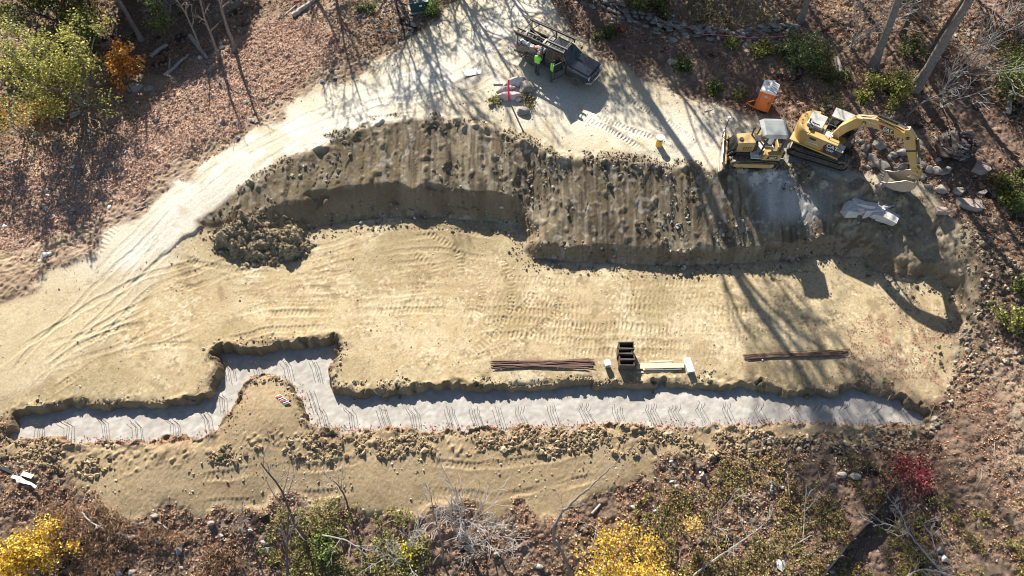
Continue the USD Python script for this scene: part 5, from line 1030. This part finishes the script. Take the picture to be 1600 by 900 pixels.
bu = np.array([2.8 - 1.75, 0, -.02]); bu /= np.linalg.norm(bu); bv = np.array([-bu[2], 0, bu[0]])
def on_boom(a, b, dy=-.202): return np.array([1.75 + BX, BY + dy, 3.98]) + bu * a + bv * b
bp = [on_boom(a, b) for a, b in ((.55, -.16), (1.35, -.16), (1.2, .12), (.4, .12))]
expart(boom, 'black_panel', hull([p for p in bp] + [p - [0, .012, 0] for p in bp]), M_blk); rp = [on_boom(a, b) for a, b in ((.30, .12), (.39, .12), (.54, -.16), (.48, -.16))]; expart(boom, 'red_corner', hull(rp + [p - [0, .012, 0] for p in rp]), M_red)
expart(boom, 'lettering', text_on('CAT', .2, on_boom(.62, -.12, -.216), bu, bv), M_decalw)
expart(boom, 'hire_logo', tube([on_boom(-.35 + .055 * k, .03 * math.sin(k * 1.8), -.21) for k in range(10)], .02, 5), M_decalw); expart(boom, 'hire_logo_blue', tube([on_boom(-.4 + .05 * k, .09 + .02 * math.sin(k * 1.8), -.21) for k in range(6)], .014, 5), M_blue)
for s in (-1, 1):
    cy = expart(ex, 'boom_cylinder', cyl((1.2, BY + s * .34, 1.35), (1.5, BY + s * .34, 2.7), .085, 12), M_blk); expart(cy, 'rod', cyl((1.5, BY + s * .34, 2.7), (1.25 + BX, BY + s * .34, 3.9), .05, 10), M_chrome)
cy = expart(ex, 'stick_cylinder', cyl((1.75 + BX, BY, 4.5), (3.0 + BX, BY, 4.45), .10, 12), M_blk); expart(cy, 'rod', cyl((3.0 + BX, BY, 4.45), (3.62 + BX, BY, 4.42), .055, 10), M_chrome)
expart(ex, 'hose', [tube([(.9 + BX, BY + y, 4.1), (1.75 + BX, BY + y, 4.38), (2.8 + BX, BY + y, 4.32), (3.5 + BX, BY + y, 4.25)], .025, 6) for y in (-.14, .14)], M_blk)
stick = expart(ex, 'stick', ribbon(bz([(3.62, 4.42), (3.95, 3.9), (4.35, 3.3), (5.4, 1.6)]), [.12, .33, .29, .12], BY - .17, BY + .17), M_cat)
expart(stick, 'stick_band', ribbon(bz([(4.46, 3.12), (4.53, 3.01)]), [.285, .28], BY - .185, BY + .185), M_blk)
cy = expart(ex, 'bucket_cylinder', cyl((4.4 + BX, BY, 3.95), (5.15 + BX, BY, 2.75), .085, 12), M_blk); expart(cy, 'rod', cyl((5.15 + BX, BY, 2.75), (5.62 + BX, BY, 1.95), .045, 10), M_chrome)
expart(ex, 'bucket_link', [bar((5.22 + BX, BY + s * .2, 1.9), (5.62 + BX, BY + s * .2, 1.95), .05, .12) for s in (-1, 1)] + [bar((5.62 + BX, BY + s * .13, 1.95), (5.75 + BX, BY + s * .13, 1.45), .06, .14) for s in (-1, 1)], M_cat)
cpl = expart(ex, 'quick_coupler', prism([(5.28 + BX, 1.7), (5.52 + BX, 1.72), (5.9 + BX, 1.5), (5.85 + BX, 1.2), (5.35 + BX, 1.28)], .36, 'y', BY), M_cat)
BK = [(5.85, 1.24), (5.95, .85), (5.82, .42), (5.45, .12), (4.95, .0), (4.45, .02), (4.0, .22)]
bkt = expart(ex, 'bucket', [ribbon(bz(BK), [.03] * 7, BY - .55, BY + .55)], M_steel)
for s in (-1, 1): expart(bkt, 'side_plate', prism(bz(BK + [(4.5, .42), (5.25, 1.12)]), .05, 'y', BY + s * .56), M_steel)
for k in range(5): expart(bkt, 'tooth', xf(hull([(0, y, z) for y in (-.055, .055) for z in (-.05, .05)] + [(-.32, y, .0) for y in (-.03, .03)]), (4.0 + BX, BY - .46 + .23 * k, .24), ry=.4), M_steel)
expart(bkt, 'bucket_ear', [prism(bz([(5.25, 1.12), (5.9, 1.2), (5.8, 1.45), (5.4, 1.4)]), .05, 'y', BY + s * .2) for s in (-1, 1)], M_steel)
# ---- bulldozer
DZ = np.array([16.1, 31.85, 0.0]); DZ[2] = ground_z(DZ[0], DZ[1]) + .03
dz = thing('bulldozer', 'yellow bulldozer with grey canopy roof parked at the top of the bank', 'bulldozer', DZ, math.radians(178))
for y in (-.95, .95): crawler(dz, 3.15, .8, .5, y, 34, M_cat)
part(dz, 'chassis', [box((2.6, 1.3, .5), (-.1, 0, .7)), box((.9, .5, .25), (1.3, 0, .55))], M_blk)
hd = part(dz, 'hood', hull([(x, y, z) for x in (.15, 1.25) for y in (-.52, .52) for z in (.9,)] + [(.15, y, 1.78) for y in (-.45, .45)] + [(1.22, y, 1.66) for y in (-.42, .42)] + [(.15, y, 1.65) for y in (-.52, .52)] + [(1.25, y, 1.52) for y in (-.5, .5)]), M_cat)
part(hd, 'louvre', [box((.09, .012, .05), (.35 + .15 * i, .525, 1.15 + .12 * j)) for i in range(4) for j in range(3)], M_blk); part(hd, 'cap', cyl((1.0, .1, 1.68), (1.0, .1, 1.76), .14, 14), M_blk)
part(dz, 'radiator_guard', hull([(x, y, .75) for x in (1.27, 1.55) for y in (-.56, .56)] + [(x, y, 1.6) for x in (1.27, 1.4) for y in (-.5, .5)]), M_blk)
part(dz, 'exhaust_stack', tube([(.3, -.25, 1.7), (.3, -.25, 2.35), (.24, -.25, 2.42)], .06, 10), M_blk)
part(dz, 'operator_floor', box((1.35, 1.75, .12), (-.6, 0, 1.0)), M_dust); part(dz, 'dash', [box((.2, 1.0, .62), (.02, 0, 1.35)), box((.3, .5, .1), (-.12, 0, 1.7))], M_blk)
st_ = part(dz, 'seat', box((.5, .55, .16), (-.85, 0, 1.35), bev=.04), M_seat); part(st_, 'seat_back', xf(box((.14, .52, .62), bev=.04), (-1.12, 0, 1.7), ry=-.15), M_seat)
for s in (-1, 1):
    fd = part(dz, 'fender', hull([(x, s * y, z) for x in (-1.55, -.35) for y in (.62, 1.2) for z in (.95, 1.0)] + [(x, s * y, 1.42) for x in (-1.55, -.5) for y in (.7, 1.18)]), M_cat)
    part(fd, 'black_panel', prism([(-1.35, 1.06), (-.62, 1.06), (-.72, 1.34), (-1.3, 1.34)], .02, 'y', s * 1.2), M_blk)
    u_ = (-1, 0, 0) if s > 0 else (1, 0, 0); part(fd, 'lettering', text_on('CAT', .16, (-.78 if s > 0 else -1.25, s * 1.212, 1.12), u_, (0, 0, 1)), M_decalw)
    part(dz, 'floor_side', box((.75, .5, .05), (-.05, s * .85, .98), rx=s * -.12), M_dust)
    for x, x2 in ((-1.5, -1.45), (-.25, -.4)): part(dz, 'canopy_post', bar((x, s * .82, 1.0), (x2, s * .72, 2.62), .1, .1), M_blk)
rf = part(dz, 'canopy_roof', hull([(x, y, 2.62) for x in (-1.65, .0) for y in (-.72, .72)] + [(x, y, 2.62) for x in (-1.5, -.35) for y in (-.88, .88)] + [(x, y, 2.73) for x in (-1.5, -.25) for y in (-.62, .62)]), M_canopy)
part(dz, 'window', xf(box((.02, 1.2, 1.05)), (-1.5, 0, 1.95)), M_glass); part(dz, 'fuel_tank', box((.35, 1.5, .62), (-1.62, 0, 1.1), bev=.05), M_cat); part(dz, 'ripper_frame', [box((.3, 1.1, .3), (-1.85, 0, .7)), box((.25, .12, .55), (-1.98, .35, .6)), box((.25, .12, .55), (-1.98, -.35, .6))], M_blk)
# blade, angled
BM = rotz(math.radians(-10)); BM[:3, 3] = (2.05, .1, 0)
cur = [(-.05, .08), (-.18, .3), (-.22, .55), (-.16, .8), (.0, 1.08)]
bl = ribbon(cur, [.035] * 5, -1.5, 1.5); bl.apply_transform(BM); blp = part(dz, 'blade', bl, M_steel, smooth=40)
for nm, m in (('cutting_edge', box((.05, 2.98, .2), (-.0, 0, .05))), ('stiffener', [box((.12, 2.7, .14), (-.3, 0, .35)), box((.12, 2.7, .12), (-.28, 0, .78))])): m = cat(m).copy(); m.apply_transform(BM); part(blp, nm, m, M_steel if nm == 'cutting_edge' else M_cat)
part(dz, 'push_frame', [bar((.6, s * .58, .55), (1.85, s * .7, .42), .16, .22) for s in (-1, 1)] + [bar((1.85, -.75, .42), (1.85, .75, .42), .18, .2)], M_cat)
for s in (-1, 1): cy = part(dz, 'lift_cylinder', cyl((1.3, s * .62, 1.2), (1.65, s * .62, .85), .06, 10), M_blk); part(cy, 'rod', cyl((1.65, s * .62, .85), (1.95, s * .62, .55), .035, 8), M_chrome)
ms = part(dz, 'mast', tube([(2.0, -.72, 1.0), (1.98, -.72, 2.75)], .035, 8), M_blk); part(ms, 'receiver', trimesh.creation.revolve([(0, 2.72), (.12, 2.74), (.13, 2.8), (.08, 2.86), (0, 2.87)], sections=14).apply_translation([1.98, -.72, 0]), M_white)
# ---- portable toilet
q0, q1 = atg(1178, 172), atg(1197, 178); c0 = (q0 + q1) / 2; W_ = .98; D_ = 1.02; H_ = 1.92; ang = math.radians(-26)
TO = c0 + np.array([math.sin(-ang) * D_ / 2, math.cos(ang) * D_ / 2, 0]); TO[2] = ground_z(TO[0], TO[1])
to = thing('portable_toilet', 'orange portable toilet with white roof beside the leaf covered slope', 'portable toilet', TO, ang)
part(to, 'skid', [box((W_ + .08, .12, .1), (0, s * .38, .05)) for s in (-1, 1)] + [box((W_ + .04, D_ + .04, .05), (0, 0, .12))], M_blk)
bd_ = part(to, 'body', box((W_, D_, H_ - .3), (0, 0, .145 + (H_ - .3) / 2), bev=.04), M_orange)
for s in (-1, 1): part(bd_, 'rib', [box((.02, .1, H_ - .5), (s * (W_ / 2 + .008), y, .95)) for y in (-.3, -.1, .1, .3)], M_orange); part(bd_, 'corner_post', [box((.06, .06, H_ - .28), (s * (W_ / 2 - .01), e * (D_ / 2 - .01), .15 + (H_ - .28) / 2)) for e in (-1, 1)], M_orange)
dr = part(to, 'door', box((W_ * .74, .03, H_ - .48), (.0, -D_ / 2 - .012, .16 + (H_ - .48) / 2)), M_orange); part(dr, 'door_frame', [box((.025, .04, H_ - .46), (s * W_ * .385, -D_ / 2 - .014, .98)) for s in (-1, 1)], plain('toilet_orange_dark', (.5, .10, .02), rough=.5)); part(dr, 'handle', box((.05, .05, .16), (.29, -D_ / 2 - .05, .95)), M_blk)
em = trimesh.creation.cylinder(1, .01, sections=28); em.apply_transform(trimesh.transformations.rotation_matrix(math.pi / 2, [1, 0, 0])); em.vertices *= [.17, 1, .11]
part(dr, 'emblem', xf(em, (0, -D_ / 2 - .034, 1.42)), M_grey); part(dr, 'lettering', [box((.2, .006, .018), (0, -D_ / 2 - .043, 1.45 - .035 * k)) for k in range(3)], M_decalw)
hw, hd_ = W_ / 2 + .05, D_ / 2 + .05
roof = hull([(x, y, H_ - .17) for x in (-hw, hw) for y in (-hd_, hd_)] + [(x, y, H_ - .1) for x in (-hw, hw) for y in (-hd_, hd_)] + [(0, y, H_ + .06) for y in (-hd_, hd_)])
rfp = part(to, 'roof', roof, M_white); part(rfp, 'roof_rib', [bar((.05 + .0 * k, -.4 + .2 * k, H_ + .06), (hw - .05, -.4 + .2 * k, H_ - .07), .02, .02) for k in range(5)], M_grey); part(rfp, 'vent_pipe', tube([(-.22, .2, H_ - .02), (-.22, .2, H_ + .12), (-.18, .1, H_ + .16)], .045, 10), M_grey)
part(to, 'towing_frame', [bar((-W_ / 2, -.42, .12), (-W_ / 2 - .62, -.2, .14), .06, .06), bar((-W_ / 2, .42, .12), (-W_ / 2 - .62, -.2, .142), .06, .06)], M_orange); part(to, 'side_bracket', [bar((-W_ / 2 - .05, .5, .9), (-W_ / 2 - .3, .55, 1.15), .04, .04), bar((-W_ / 2 - .3, .55, 1.15), (-W_ / 2 - .28, .5, .75), .04, .04)], M_grey)
# ---- pickup truck with rack
TK = np.array([3.5, 39.95, 0.0]); TK[2] = ground_z(TK[0], TK[1]) + .02
tk = thing('pickup_truck', 'dark grey pickup truck with a loaded rack and its door open', 'pickup truck', TK, math.radians(-34.3))
low_ = [(2.9, .55), (2.92, .95), (2.85, 1.12), (1.35, 1.28), (-.95, 1.28), (-.95, .5), (-1.45, .5), (1.45, .5), (2.4, .5)]
body = part(tk, 'body', hull([(x, y, z) for x in (-.85, 2.75) for y in (-.98, .98) for z in (.52, 1.05)] + [(2.9, y, z) for y in (-.82, .82) for z in (.6, 1.0)] + [(-.85, y, 1.26) for y in (-.95, .95)] + [(1.3, y, 1.26) for y in (-.93, .93)]), M_truck, smooth=30)
hood = part(tk, 'hood', hull([(1.3, y, 1.2) for y in (-.92, .92)] + [(1.25, y, 1.31) for y in (-.75, .75)] + [(2.78, y, 1.14) for y in (-.72, .72)] + [(2.86, y, 1.0) for y in (-.8, .8)] + [(1.3, y, 1.0) for y in (-.92, .92)]), M_truck, smooth=25)
part(hood, 'hood_seam', bar((1.28, -.8, 1.3), (1.28, .8, 1.3), .03, .03), M_blk)
cabm = hull([(1.28, y, 1.24) for y in (-.93, .93)] + [(-.8, y, 1.24) for y in (-.95, .95)] + [(.62, y, 1.9) for y in (-.74, .74)] + [(-.68, y, 1.9) for y in (-.76, .76)] + [(.45, y, 1.95) for y in (-.6, .6)] + [(-.6, y, 1.95) for y in (-.6, .6)])
cb = part(tk, 'cab', cabm, M_truck, smooth=25)
ws = np.array([(1.255, -.84, 1.285), (1.255, .84, 1.285), (.675, .68, 1.865), (.675, -.68, 1.865)]); nrm_ = np.array([.707, 0, .707]) * .012
part(cb, 'windshield', hull(list(ws + nrm_) + list(ws - nrm_ * .5)), M_glass)
for s in (-1, 1):
    w4 = np.array([(1.0, s * .925, 1.30), (-.1, s * .93, 1.30), (-.1, s * .775, 1.84), (.55, s * .765, 1.84)]); nn = np.array([0, s * .012, .004]); part(cb, 'side_window', hull(list(w4 + nn) + list(w4 - nn)), M_glass)
    w4 = np.array([(-.2, s * .93, 1.30), (-.66, s * .935, 1.30), (-.62, s * .78, 1.84), (-.2, s * .775, 1.84)]); part(cb, 'side_window', hull(list(w4 + nn) + list(w4 - nn)), M_glass)
    part(tk, 'mirror', [box((.12, .2, .26), (1.0, s * 1.2, 1.42), bev=.03), bar((1.02, s * .9, 1.35), (1.0, s * 1.12, 1.4), .04, .04)], M_blk)
    part(tk, 'headlight', box((.08, .3, .22), (2.86, s * .72, .92), bev=.03), plain('headlight_lens_' + ('a' if s > 0 else 'b'), (.5, .5, .48), rough=.15))
    part(tk, 'wiper', bar((1.24, s * .1, 1.33), (.98, s * .1 + .5, 1.6), .02, .02), M_blk)
part(tk, 'roof_light', box((.08, 1.1, .04), (.5, 0, 1.955)), M_blk)
part(tk, 'grille', box((.06, 1.15, .32), (2.91, 0, .87), bev=.02), M_blk); bp_ = part(tk, 'front_bumper', [hull([(x, y, z) for x in (2.85, 3.08) for y in (-.75, .75) for z in (.5, .68)] + [(2.7, y, z) for y in (-1.0, 1.0) for z in (.52, .66)])], M_chrome, smooth=30); part(bp_, 'number_plate', box((.012, .32, .14), (3.09, 0, .6)), M_white)
part(tk, 'front_emblem', box((.015, .2, .08), (2.945, 0, .9)), M_blue)
for x in (1.93, -1.93):
    for s in (-1, 1):
        w_ = part(tk, 'wheel', trimesh.creation.revolve([(.2, -.13), (.36, -.14), (.4, -.1), (.405, 0), (.4, .1), (.36, .14), (.2, .13)], sections=28).apply_transform(trimesh.transformations.rotation_matrix(math.pi / 2, [1, 0, 0])).apply_translation([x, s * .86, .4]), M_rub, smooth=40)
        part(w_, 'rim', cyl((x, s * .80, .4), (x, s * .975, .4), .23, 20), M_rimd); part(w_, 'hub', cyl((x, s * .97, .4), (x, s * 1.0, .4), .08, 12), M_blk)
        part(tk, 'wheel_arch', tube([(x + .5 * math.cos(u), s * .97, .42 + .5 * math.sin(u)) for u in np.linspace(.1, math.pi - .1, 12)], .045, 6), M_blk)
part(tk, 'bed_floor', box((2.35, 1.8, .08), (-2.03, 0, .82)), M_blk)
for s in (-1, 1): part(tk, 'bed_side', hull([(x, s * y, z) for x in (-.9, -3.2) for y in (.78, .98) for z in (.6, .7)] + [(x, s * y, 1.36) for x in (-.9, -3.2) for y in (.82, .95)]), M_truck)
part(tk, 'tailgate', box((.1, 1.7, .5), (-3.18, 0, 1.05)), M_blk); part(tk, 'bed_front', box((.08, 1.6, .5), (-.94, 0, 1.1)), M_truck); part(tk, 'rear_bumper', box((.22, 1.9, .16), (-3.32, 0, .62), bev=.03), M_blk); part(tk, 'frame', box((5.6, .9, .2), (-.2, 0, .5)), M_blk)
part(tk, 'chest', [box((.5, 1.75, .42), (-1.22, .0, 1.35), bev=.03)], M_grey)
rk = part(tk, 'rack', [bar((-3.3, s * .93, 2.12), (.6, s * .93, 2.12), .09, .09) for s in (-1, 1)] + [bar((x, s * .93, 1.3), (x, s * .93, 2.1), .07, .07) for x in (-3.1, -.98) for s in (-1, 1)] + [bar((.55, s * .86, 1.88), (.55, s * .93, 2.1), .06, .06) for s in (-1, 1)], M_blk)
part(rk, 'cross_bar', [bar((x, -.93, 2.09), (x, .93, 2.09), .07, .06) for x in (-3.05, -.98, .45)], M_blk); [part(rk, 'side_brace', bar((-3.1, s * .95, 1.35), (-2.4, s * .95, 2.08), .05, .05), M_blk) for s in (-1, 1)]; part(tk, 'step_arm', bar((-2.2, -.94, .95), (-2.55, -1.35, .7), .07, .07), M_blk)
dh = np.array([1.0, -.985]); da = math.radians(-112); dv = np.array([math.cos(da), math.sin(da)])
D3 = lambda a, z, o=0: np.array([dh[0] + dv[0] * a - dv[1] * o, dh[1] + dv[1] * a + dv[0] * o, z])
dm = hull([D3(a, z, o) for a in (0, 1.05) for z in (.58, 1.27) for o in (-.05, .05)]); dp = part(tk, 'open_door', dm, M_truck)
part(dp, 'window_frame', [tube([D3(.02, 1.27), D3(.42, 1.85), D3(1.0, 1.85), D3(1.04, 1.27)], .03, 6)], M_blk); part(dp, 'window', hull([D3(a, z, o) for a, z in ((.1, 1.28), (.45, 1.82), (.97, 1.82), (1.0, 1.28)) for o in (-.006, .006)]), M_glass); part(dp, 'handle', bar(D3(.85, 1.1, -.07), D3(.98, 1.1, -.07), .03, .03), M_chrome); part(dp, 'door_trim', hull([D3(a, z, o) for a in (.1, .95) for z in (.7, 1.2) for o in (.05, .07)]), M_rimd); part(dp, 'mirror', box((.12, .22, .26), D3(.12, 1.4, -.2), bev=.03), M_blk)
part(tk, 'door_opening', hull([(x, -.984, z) for x in (-.08, .98) for z in (.6, 1.24)] + [(x, -.986, z) for x in (-.08, .98) for z in (.6, 1.24)] + [(.45, -.97, 1.1)]), M_blk); part(tk, 'rear_lamp', [box((.05, .1, .4), (-3.22, s * .9, 1.05)) for s in (-1, 1)], M_red)
# what it carries
def load(name, label, category, meshes, mat, group=None):
    M = rotz(math.radians(-34.3)); M[:3, 3] = TK
    m = cat(meshes).copy(); m.apply_transform(M); return obj(name, m, mat, label, category, group)
load('ladder', 'long black ladder lying along the near side of the truck rack', 'ladder', [bar((-3.45, y, 2.22), (.75, y, 2.22), .10, .15) for y in (-.88, -.42)] + [bar((-3.3 + .32 * k, -.86, 2.22), (-3.3 + .32 * k, -.44, 2.22), .035, .035) for k in range(13)], M_blk)
load('plank', 'short pale plank lying across the ladder over the cab end', 'plank', [box((.12, .6, .03), (-1.0, -.64, 2.295))], M_wood)
load('plank', 'short pale plank lying across the ladder at the tail end', 'plank', [box((.12, .56, .03), (-2.6, -.64, 2.295))], M_wood)
for k, (y, x0, x1) in enumerate(((.90, -4.0, 1.5), (1.02, -3.9, 1.55))): load('pipe', ['upper of two long thin pipes on the far side of the truck rack', 'outermost long thin pipe on the far side of the truck rack'][k], 'pipe', [tube([(x0, y, 2.2), (x0 / 2, y, 2.19), (x1, y, 2.2)], .035, 8)], M_trk)
load('whip_rod', 'thin bent rod sticking out behind the truck rack', 'rod', [tube([(-4.3, .75, 2.15), (-3.4, .85, 2.25), (-3.1, .9, 2.15)], .022, 6), tube([(-3.5, .2, 2.2), (-3.3, .95, 2.5)], .015, 5)], M_trk)
load('timber', 'pale timber slanting across the truck bed', 'timber', [bar((-3.0, .62, 1.75), (-1.35, .1, 1.5), .16, .06)], plain('grey_timber', (.32, .29, .23), rough=.9, var=.2))
load('tarp', 'black sheet heaped in the far half of the truck bed', 'tarp', [xf(rock(.8, 901, .3, 2, .4, (1.3, .6)), (-2.2, .42, 1.15))], M_blk)
for k, (x, y, z, r__) in enumerate(((-2.85, -.55, 1.3, .3), (-2.4, -.5, 1.32, .26), (-2.05, -.62, 1.3, .25), (-1.75, -.45, 1.3, .24))):
    load('sack', ['white sack at the tail of the truck bed', 'white sack second from the tail of the truck bed', 'off white sack in the middle of the truck bed', 'pale sack nearest the truck cab'][k], 'sack', [xf(rock(r__, 910 + k, .7, 2, .3, (1.15, .9)), (x, y, z))], plain(f'sack_{k}', (.66 - .05 * k, .64 - .05 * k, .6 - .05 * k), rough=.8, var=.1), 'sacks in the truck bed')
load('bucket', 'orange bucket with blue rim on the truck side by the cab', 'bucket', [trimesh.creation.revolve([(0, 0), (.14, 0), (.17, .34), (0, .34)], sections=18).apply_translation([-1.15, -.86, 1.4])], plain('orange_bucket', (.7, .13, .04), rough=.45, var=.05))
load('hard_hat', 'blue cover lying on the orange bucket', 'cover', [trimesh.creation.revolve([(0, .1), (.1, .09), (.17, .03), (.19, 0), (0, 0)], sections=18).apply_translation([-1.12, -.86, 1.745])], plain('blue_cover', (.12, .28, .6), rough=.4, var=.05))
load('tool_case', 'orange and black tool case among the sacks in the truck bed', 'case', [box((.35, .25, .2), (-1.5, -.66, 1.5), rz=.4, bev=.03)], plain('red_case', (.45, .12, .06), rough=.5))
load('blue_crate', 'dark blue crate at the rear corner of the truck bed', 'crate', [box((.32, .45, .3), (-3.05, -.75, 1.28), rz=.1, bev=.03)], plain('dark_blue', (.03, .05, .12), rough=.5))
load('level_pole', 'yellow striped pole standing at the rear corner of the truck', 'pole', [bar((-3.36, -.62, .7), (-3.36, -.45, 2.2), .06, .06)], M_yel)
# ------------------------------------------------------------------ people
M_vest = plain('lime_shirt', (.28, .80, .06), rough=.8, var=.1, scale=8); M_trous = plain('dark_trousers', (.05, .052, .06), rough=.9, var=.25, scale=8); M_skin = plain('skin', (.50, .30, .21), rough=.6, var=.06)
M_boot = plain('boots', (.10, .07, .045), rough=.8, var=.2); M_hair = plain('dark_hair', (.035, .025, .02), rough=.8); M_hatw = plain('white_cap', (.72, .72, .7), rough=.6); M_band = plain('reflective_band', (.62, .63, .6), rough=.3)
MF = manifold3d.Manifold
def ball(p, r): return MF.sphere(float(r), 14).translate([float(c) for c in p])
def bone(a, ra, b, rb_): return MF.batch_hull([ball(a, ra), ball(b, rb_)])
def smoothm(ms, edge=.03, it=8):
    m = manifold_mesh(MF.batch_boolean(ms, manifold3d.OpType.Add).refine_to_length(edge)); m.merge_vertices(); trimesh.smoothing.filter_taubin(m, iterations=it); return m
def hand(w, f, seed, side):
    """palm, four fingers and a thumb continuing the forearm direction f from the wrist w"""
    w, f = np.array(w, float), np.array(f, float); f /= np.linalg.norm(f); u = np.cross(f, [0, 0, 1.0]); u = u / np.linalg.norm(u) if np.linalg.norm(u) > .05 else np.array([0, 1.0, 0]); n = np.cross(u, f); k = []
    k.append(MF.batch_hull([ball(w, .025), ball(w + f * .085 + u * .032, .013), ball(w + f * .085 - u * .032, .013), ball(w + f * .02 + u * .025, .015)]))
    for i, (o, L) in enumerate(((-.033, .062), (-.011, .075), (.011, .08), (.033, .072))):
        a = w + f * .085 + u * o; b = a + f * L * .5 - n * .012; c = b + f * L * .4 - n * .03; k += [bone(a, .0095, b, .009), bone(b, .009, c, .0075)]
    a = w + f * .03 + u * .03 * side; b = a + f * .035 + u * .028 * side; c = b + f * .03 - n * .012; k += [bone(a, .012, b, .0105), bone(b, .0105, c, .0085)]; return k
def person(px, py, yaw, label, arms, bend=.12, hat=None, seed=0, z=None, h=1.76, loc=None):
    P0 = atg(px, py) if loc is None else np.array(loc, float); t = thing('person', label, 'person', P0, yaw); s = h / 1.76
    hip, kn, an = .92, .5, .09; ch = np.array([bend * .45, 0, 1.38]); nk = ch + [bend * .2 + .01, 0, .13]; hdp = nk + [.035, 0, .165]
    B = []; legs = []; shirt = []; boots = []
    for sd in (-1, 1):
        H = np.array([0, sd * .10, hip]); K = np.array([.04 + .05 * sd, sd * .115, kn]); A = np.array([-.02 + .1 * sd, sd * .125, an]); T = A + [.17, sd * .03, -.045]
        B += [bone(H, .088, K, .056), bone(K, .054, A, .038), bone(A - [.03, 0, .04], .036, T, .03)]; legs += [bone(H, .105, K, .074), bone(K, .072, A + [0, 0, .02], .062)]; boots += [bone(A + [0, 0, .03], .055, A - [.03, 0, .04], .05), bone(A - [.03, 0, .04], .05, T, .042)]
        S = ch + [0, sd * .185, .05]; E, Wr = [np.array(x, float) * [1, sd, 1] for x in arms[0 if sd < 0 else 1]]
        B += [bone(S, .058, E, .044), bone(E, .042, Wr, .029)] + hand(Wr, Wr - E, 0, sd); shirt += [bone(S, .075, S * .45 + E * .55, .066)]
    wst = np.array([bend * .1, 0, 1.02])
    B += [MF.batch_hull([ball(x, r) for x, r in (((0, -.08, hip), .1), ((0, .08, hip), .1), (wst + [0, -.07, 0], .1), (wst + [0, .07, 0], .1))]), MF.batch_hull([ball(wst + [0, -.07, 0], .1), ball(wst + [0, .07, 0], .1), ball(ch + [0, -.12, 0], .105), ball(ch + [0, .12, 0], .105)]), bone(ch + [0, 0, .05], .07, nk, .055), bone(nk, .055, hdp - [.02, 0, .06], .06)]
    hd = [MF.batch_hull([ball(hdp + [-.01, 0, .02], .098), ball(hdp + [.015, 0, -.07], .062), ball(hdp + [.045, 0, -.09], .035)]), bone(hdp + [.085, 0, .0], .012, hdp + [.108, 0, -.035], .016)] + [bone(hdp + [0, e * .088, .01], .018, hdp + [-.01, e * .092, -.03], .014) for e in (-1, 1)]
    body = smoothm(B + hd, .028, 6); body.vertices *= s; part(t, 'body', body, M_skin, smooth=True)
    sh = smoothm(shirt + [MF.batch_hull([ball(wst + [0, -.08, -.1], .115), ball(wst + [0, .08, -.1], .115), ball(ch + [0, -.125, 0], .125), ball(ch + [0, .125, 0], .125)]), MF.batch_hull([ball(ch + [0, -.15, .04], .09), ball(ch + [0, .15, .04], .09), ball(ch + [0, 0, .1], .08)])], .035, 5); sh.vertices *= s; shp = part(t, 'shirt', sh, M_vest, smooth=True)
    bd = smoothm([MF.batch_hull([ball(wst * .55 + ch * .45 + [0, -.11, dz_], .133), ball(wst * .55 + ch * .45 + [0, .11, dz_], .133)]) for dz_ in (0,)], .05, 2); bd.vertices[:, 2] = np.clip(bd.vertices[:, 2], 1.15, 1.2); bd.vertices *= s; part(shp, 'reflective_band', bd, M_band)
    tr_ = smoothm(legs + [MF.batch_hull([ball((0, -.09, hip), .118), ball((0, .09, hip), .118), ball(wst + [0, -.08, -.04], .112), ball(wst + [0, .08, -.04], .112)])], .04, 5); tr_.vertices *= s; part(t, 'trousers', tr_, M_trous, smooth=True)
    bo = smoothm(boots, .035, 4); bo.vertices *= s; part(t, 'boots', bo, M_boot, smooth=True)
    for e in (-1, 1): ey = trimesh.creation.icosphere(2, .013); ey.apply_translation(hdp + [.088, e * .034, .018]); ey.vertices *= s; part(t, 'eye', ey, M_hair)
    mo = box((.012, .045, .01), hdp + [.088, 0, -.062], bev=.004); mo.vertices *= s; part(t, 'mouth', mo, plain(f'lips_{seed}', (.35, .14, .12)))
    ha = manifold_mesh(MF.batch_hull([ball(hdp + [-.012, 0, .035], .107)]).trim_by_plane([-.5, 0, 1], float(hdp[2] * 1.0 - .5 * hdp[0] + .03) / math.sqrt(1.25))); ha.vertices *= s; part(t, 'hair', ha, M_hair, smooth=30)
    if hat is not None:
        c = manifold_mesh(ball(hdp + [-.01, 0, .045], .118).trim_by_plane([0, 0, 1], float(hdp[2] + .05))); c.vertices *= s; hp = part(t, 'cap', c, hat, smooth=30); b_ = hull([hdp * s + [x, y, z_] for x, y in ((.06, -.08), (.06, .08), (.19, -.05), (.19, .05)) for z_ in (.055, .065)]); part(hp, 'visor', b_, hat)
    return t
M2 = rotz(math.radians(-34.3)); M2[:3, 3] = TK
def by_truck(x, y): p = M2 @ np.array([x, y, 0, 1.0]); return np.array([p[0], p[1], ground_z(p[0], p[1])])
person(0, 0, math.radians(-34.3 + 95), 'person in a lime shirt reaching over the side of the truck bed', (((.2, .26, 1.18), (.42, .2, 1.28)), ((.2, .26, 1.18), (.42, .16, 1.3))), .22, M_hatw, 1, loc=by_truck(-1.1, -1.42))
person(0, 0, math.radians(-34.3 + 60), 'person in a lime shirt standing inside the open truck door', (((.16, .28, 1.15), (.36, .2, 1.12)), ((.14, .28, 1.15), (.3, .26, 1.05))), .16, None, 2, loc=by_truck(.15, -1.38), h=1.72)
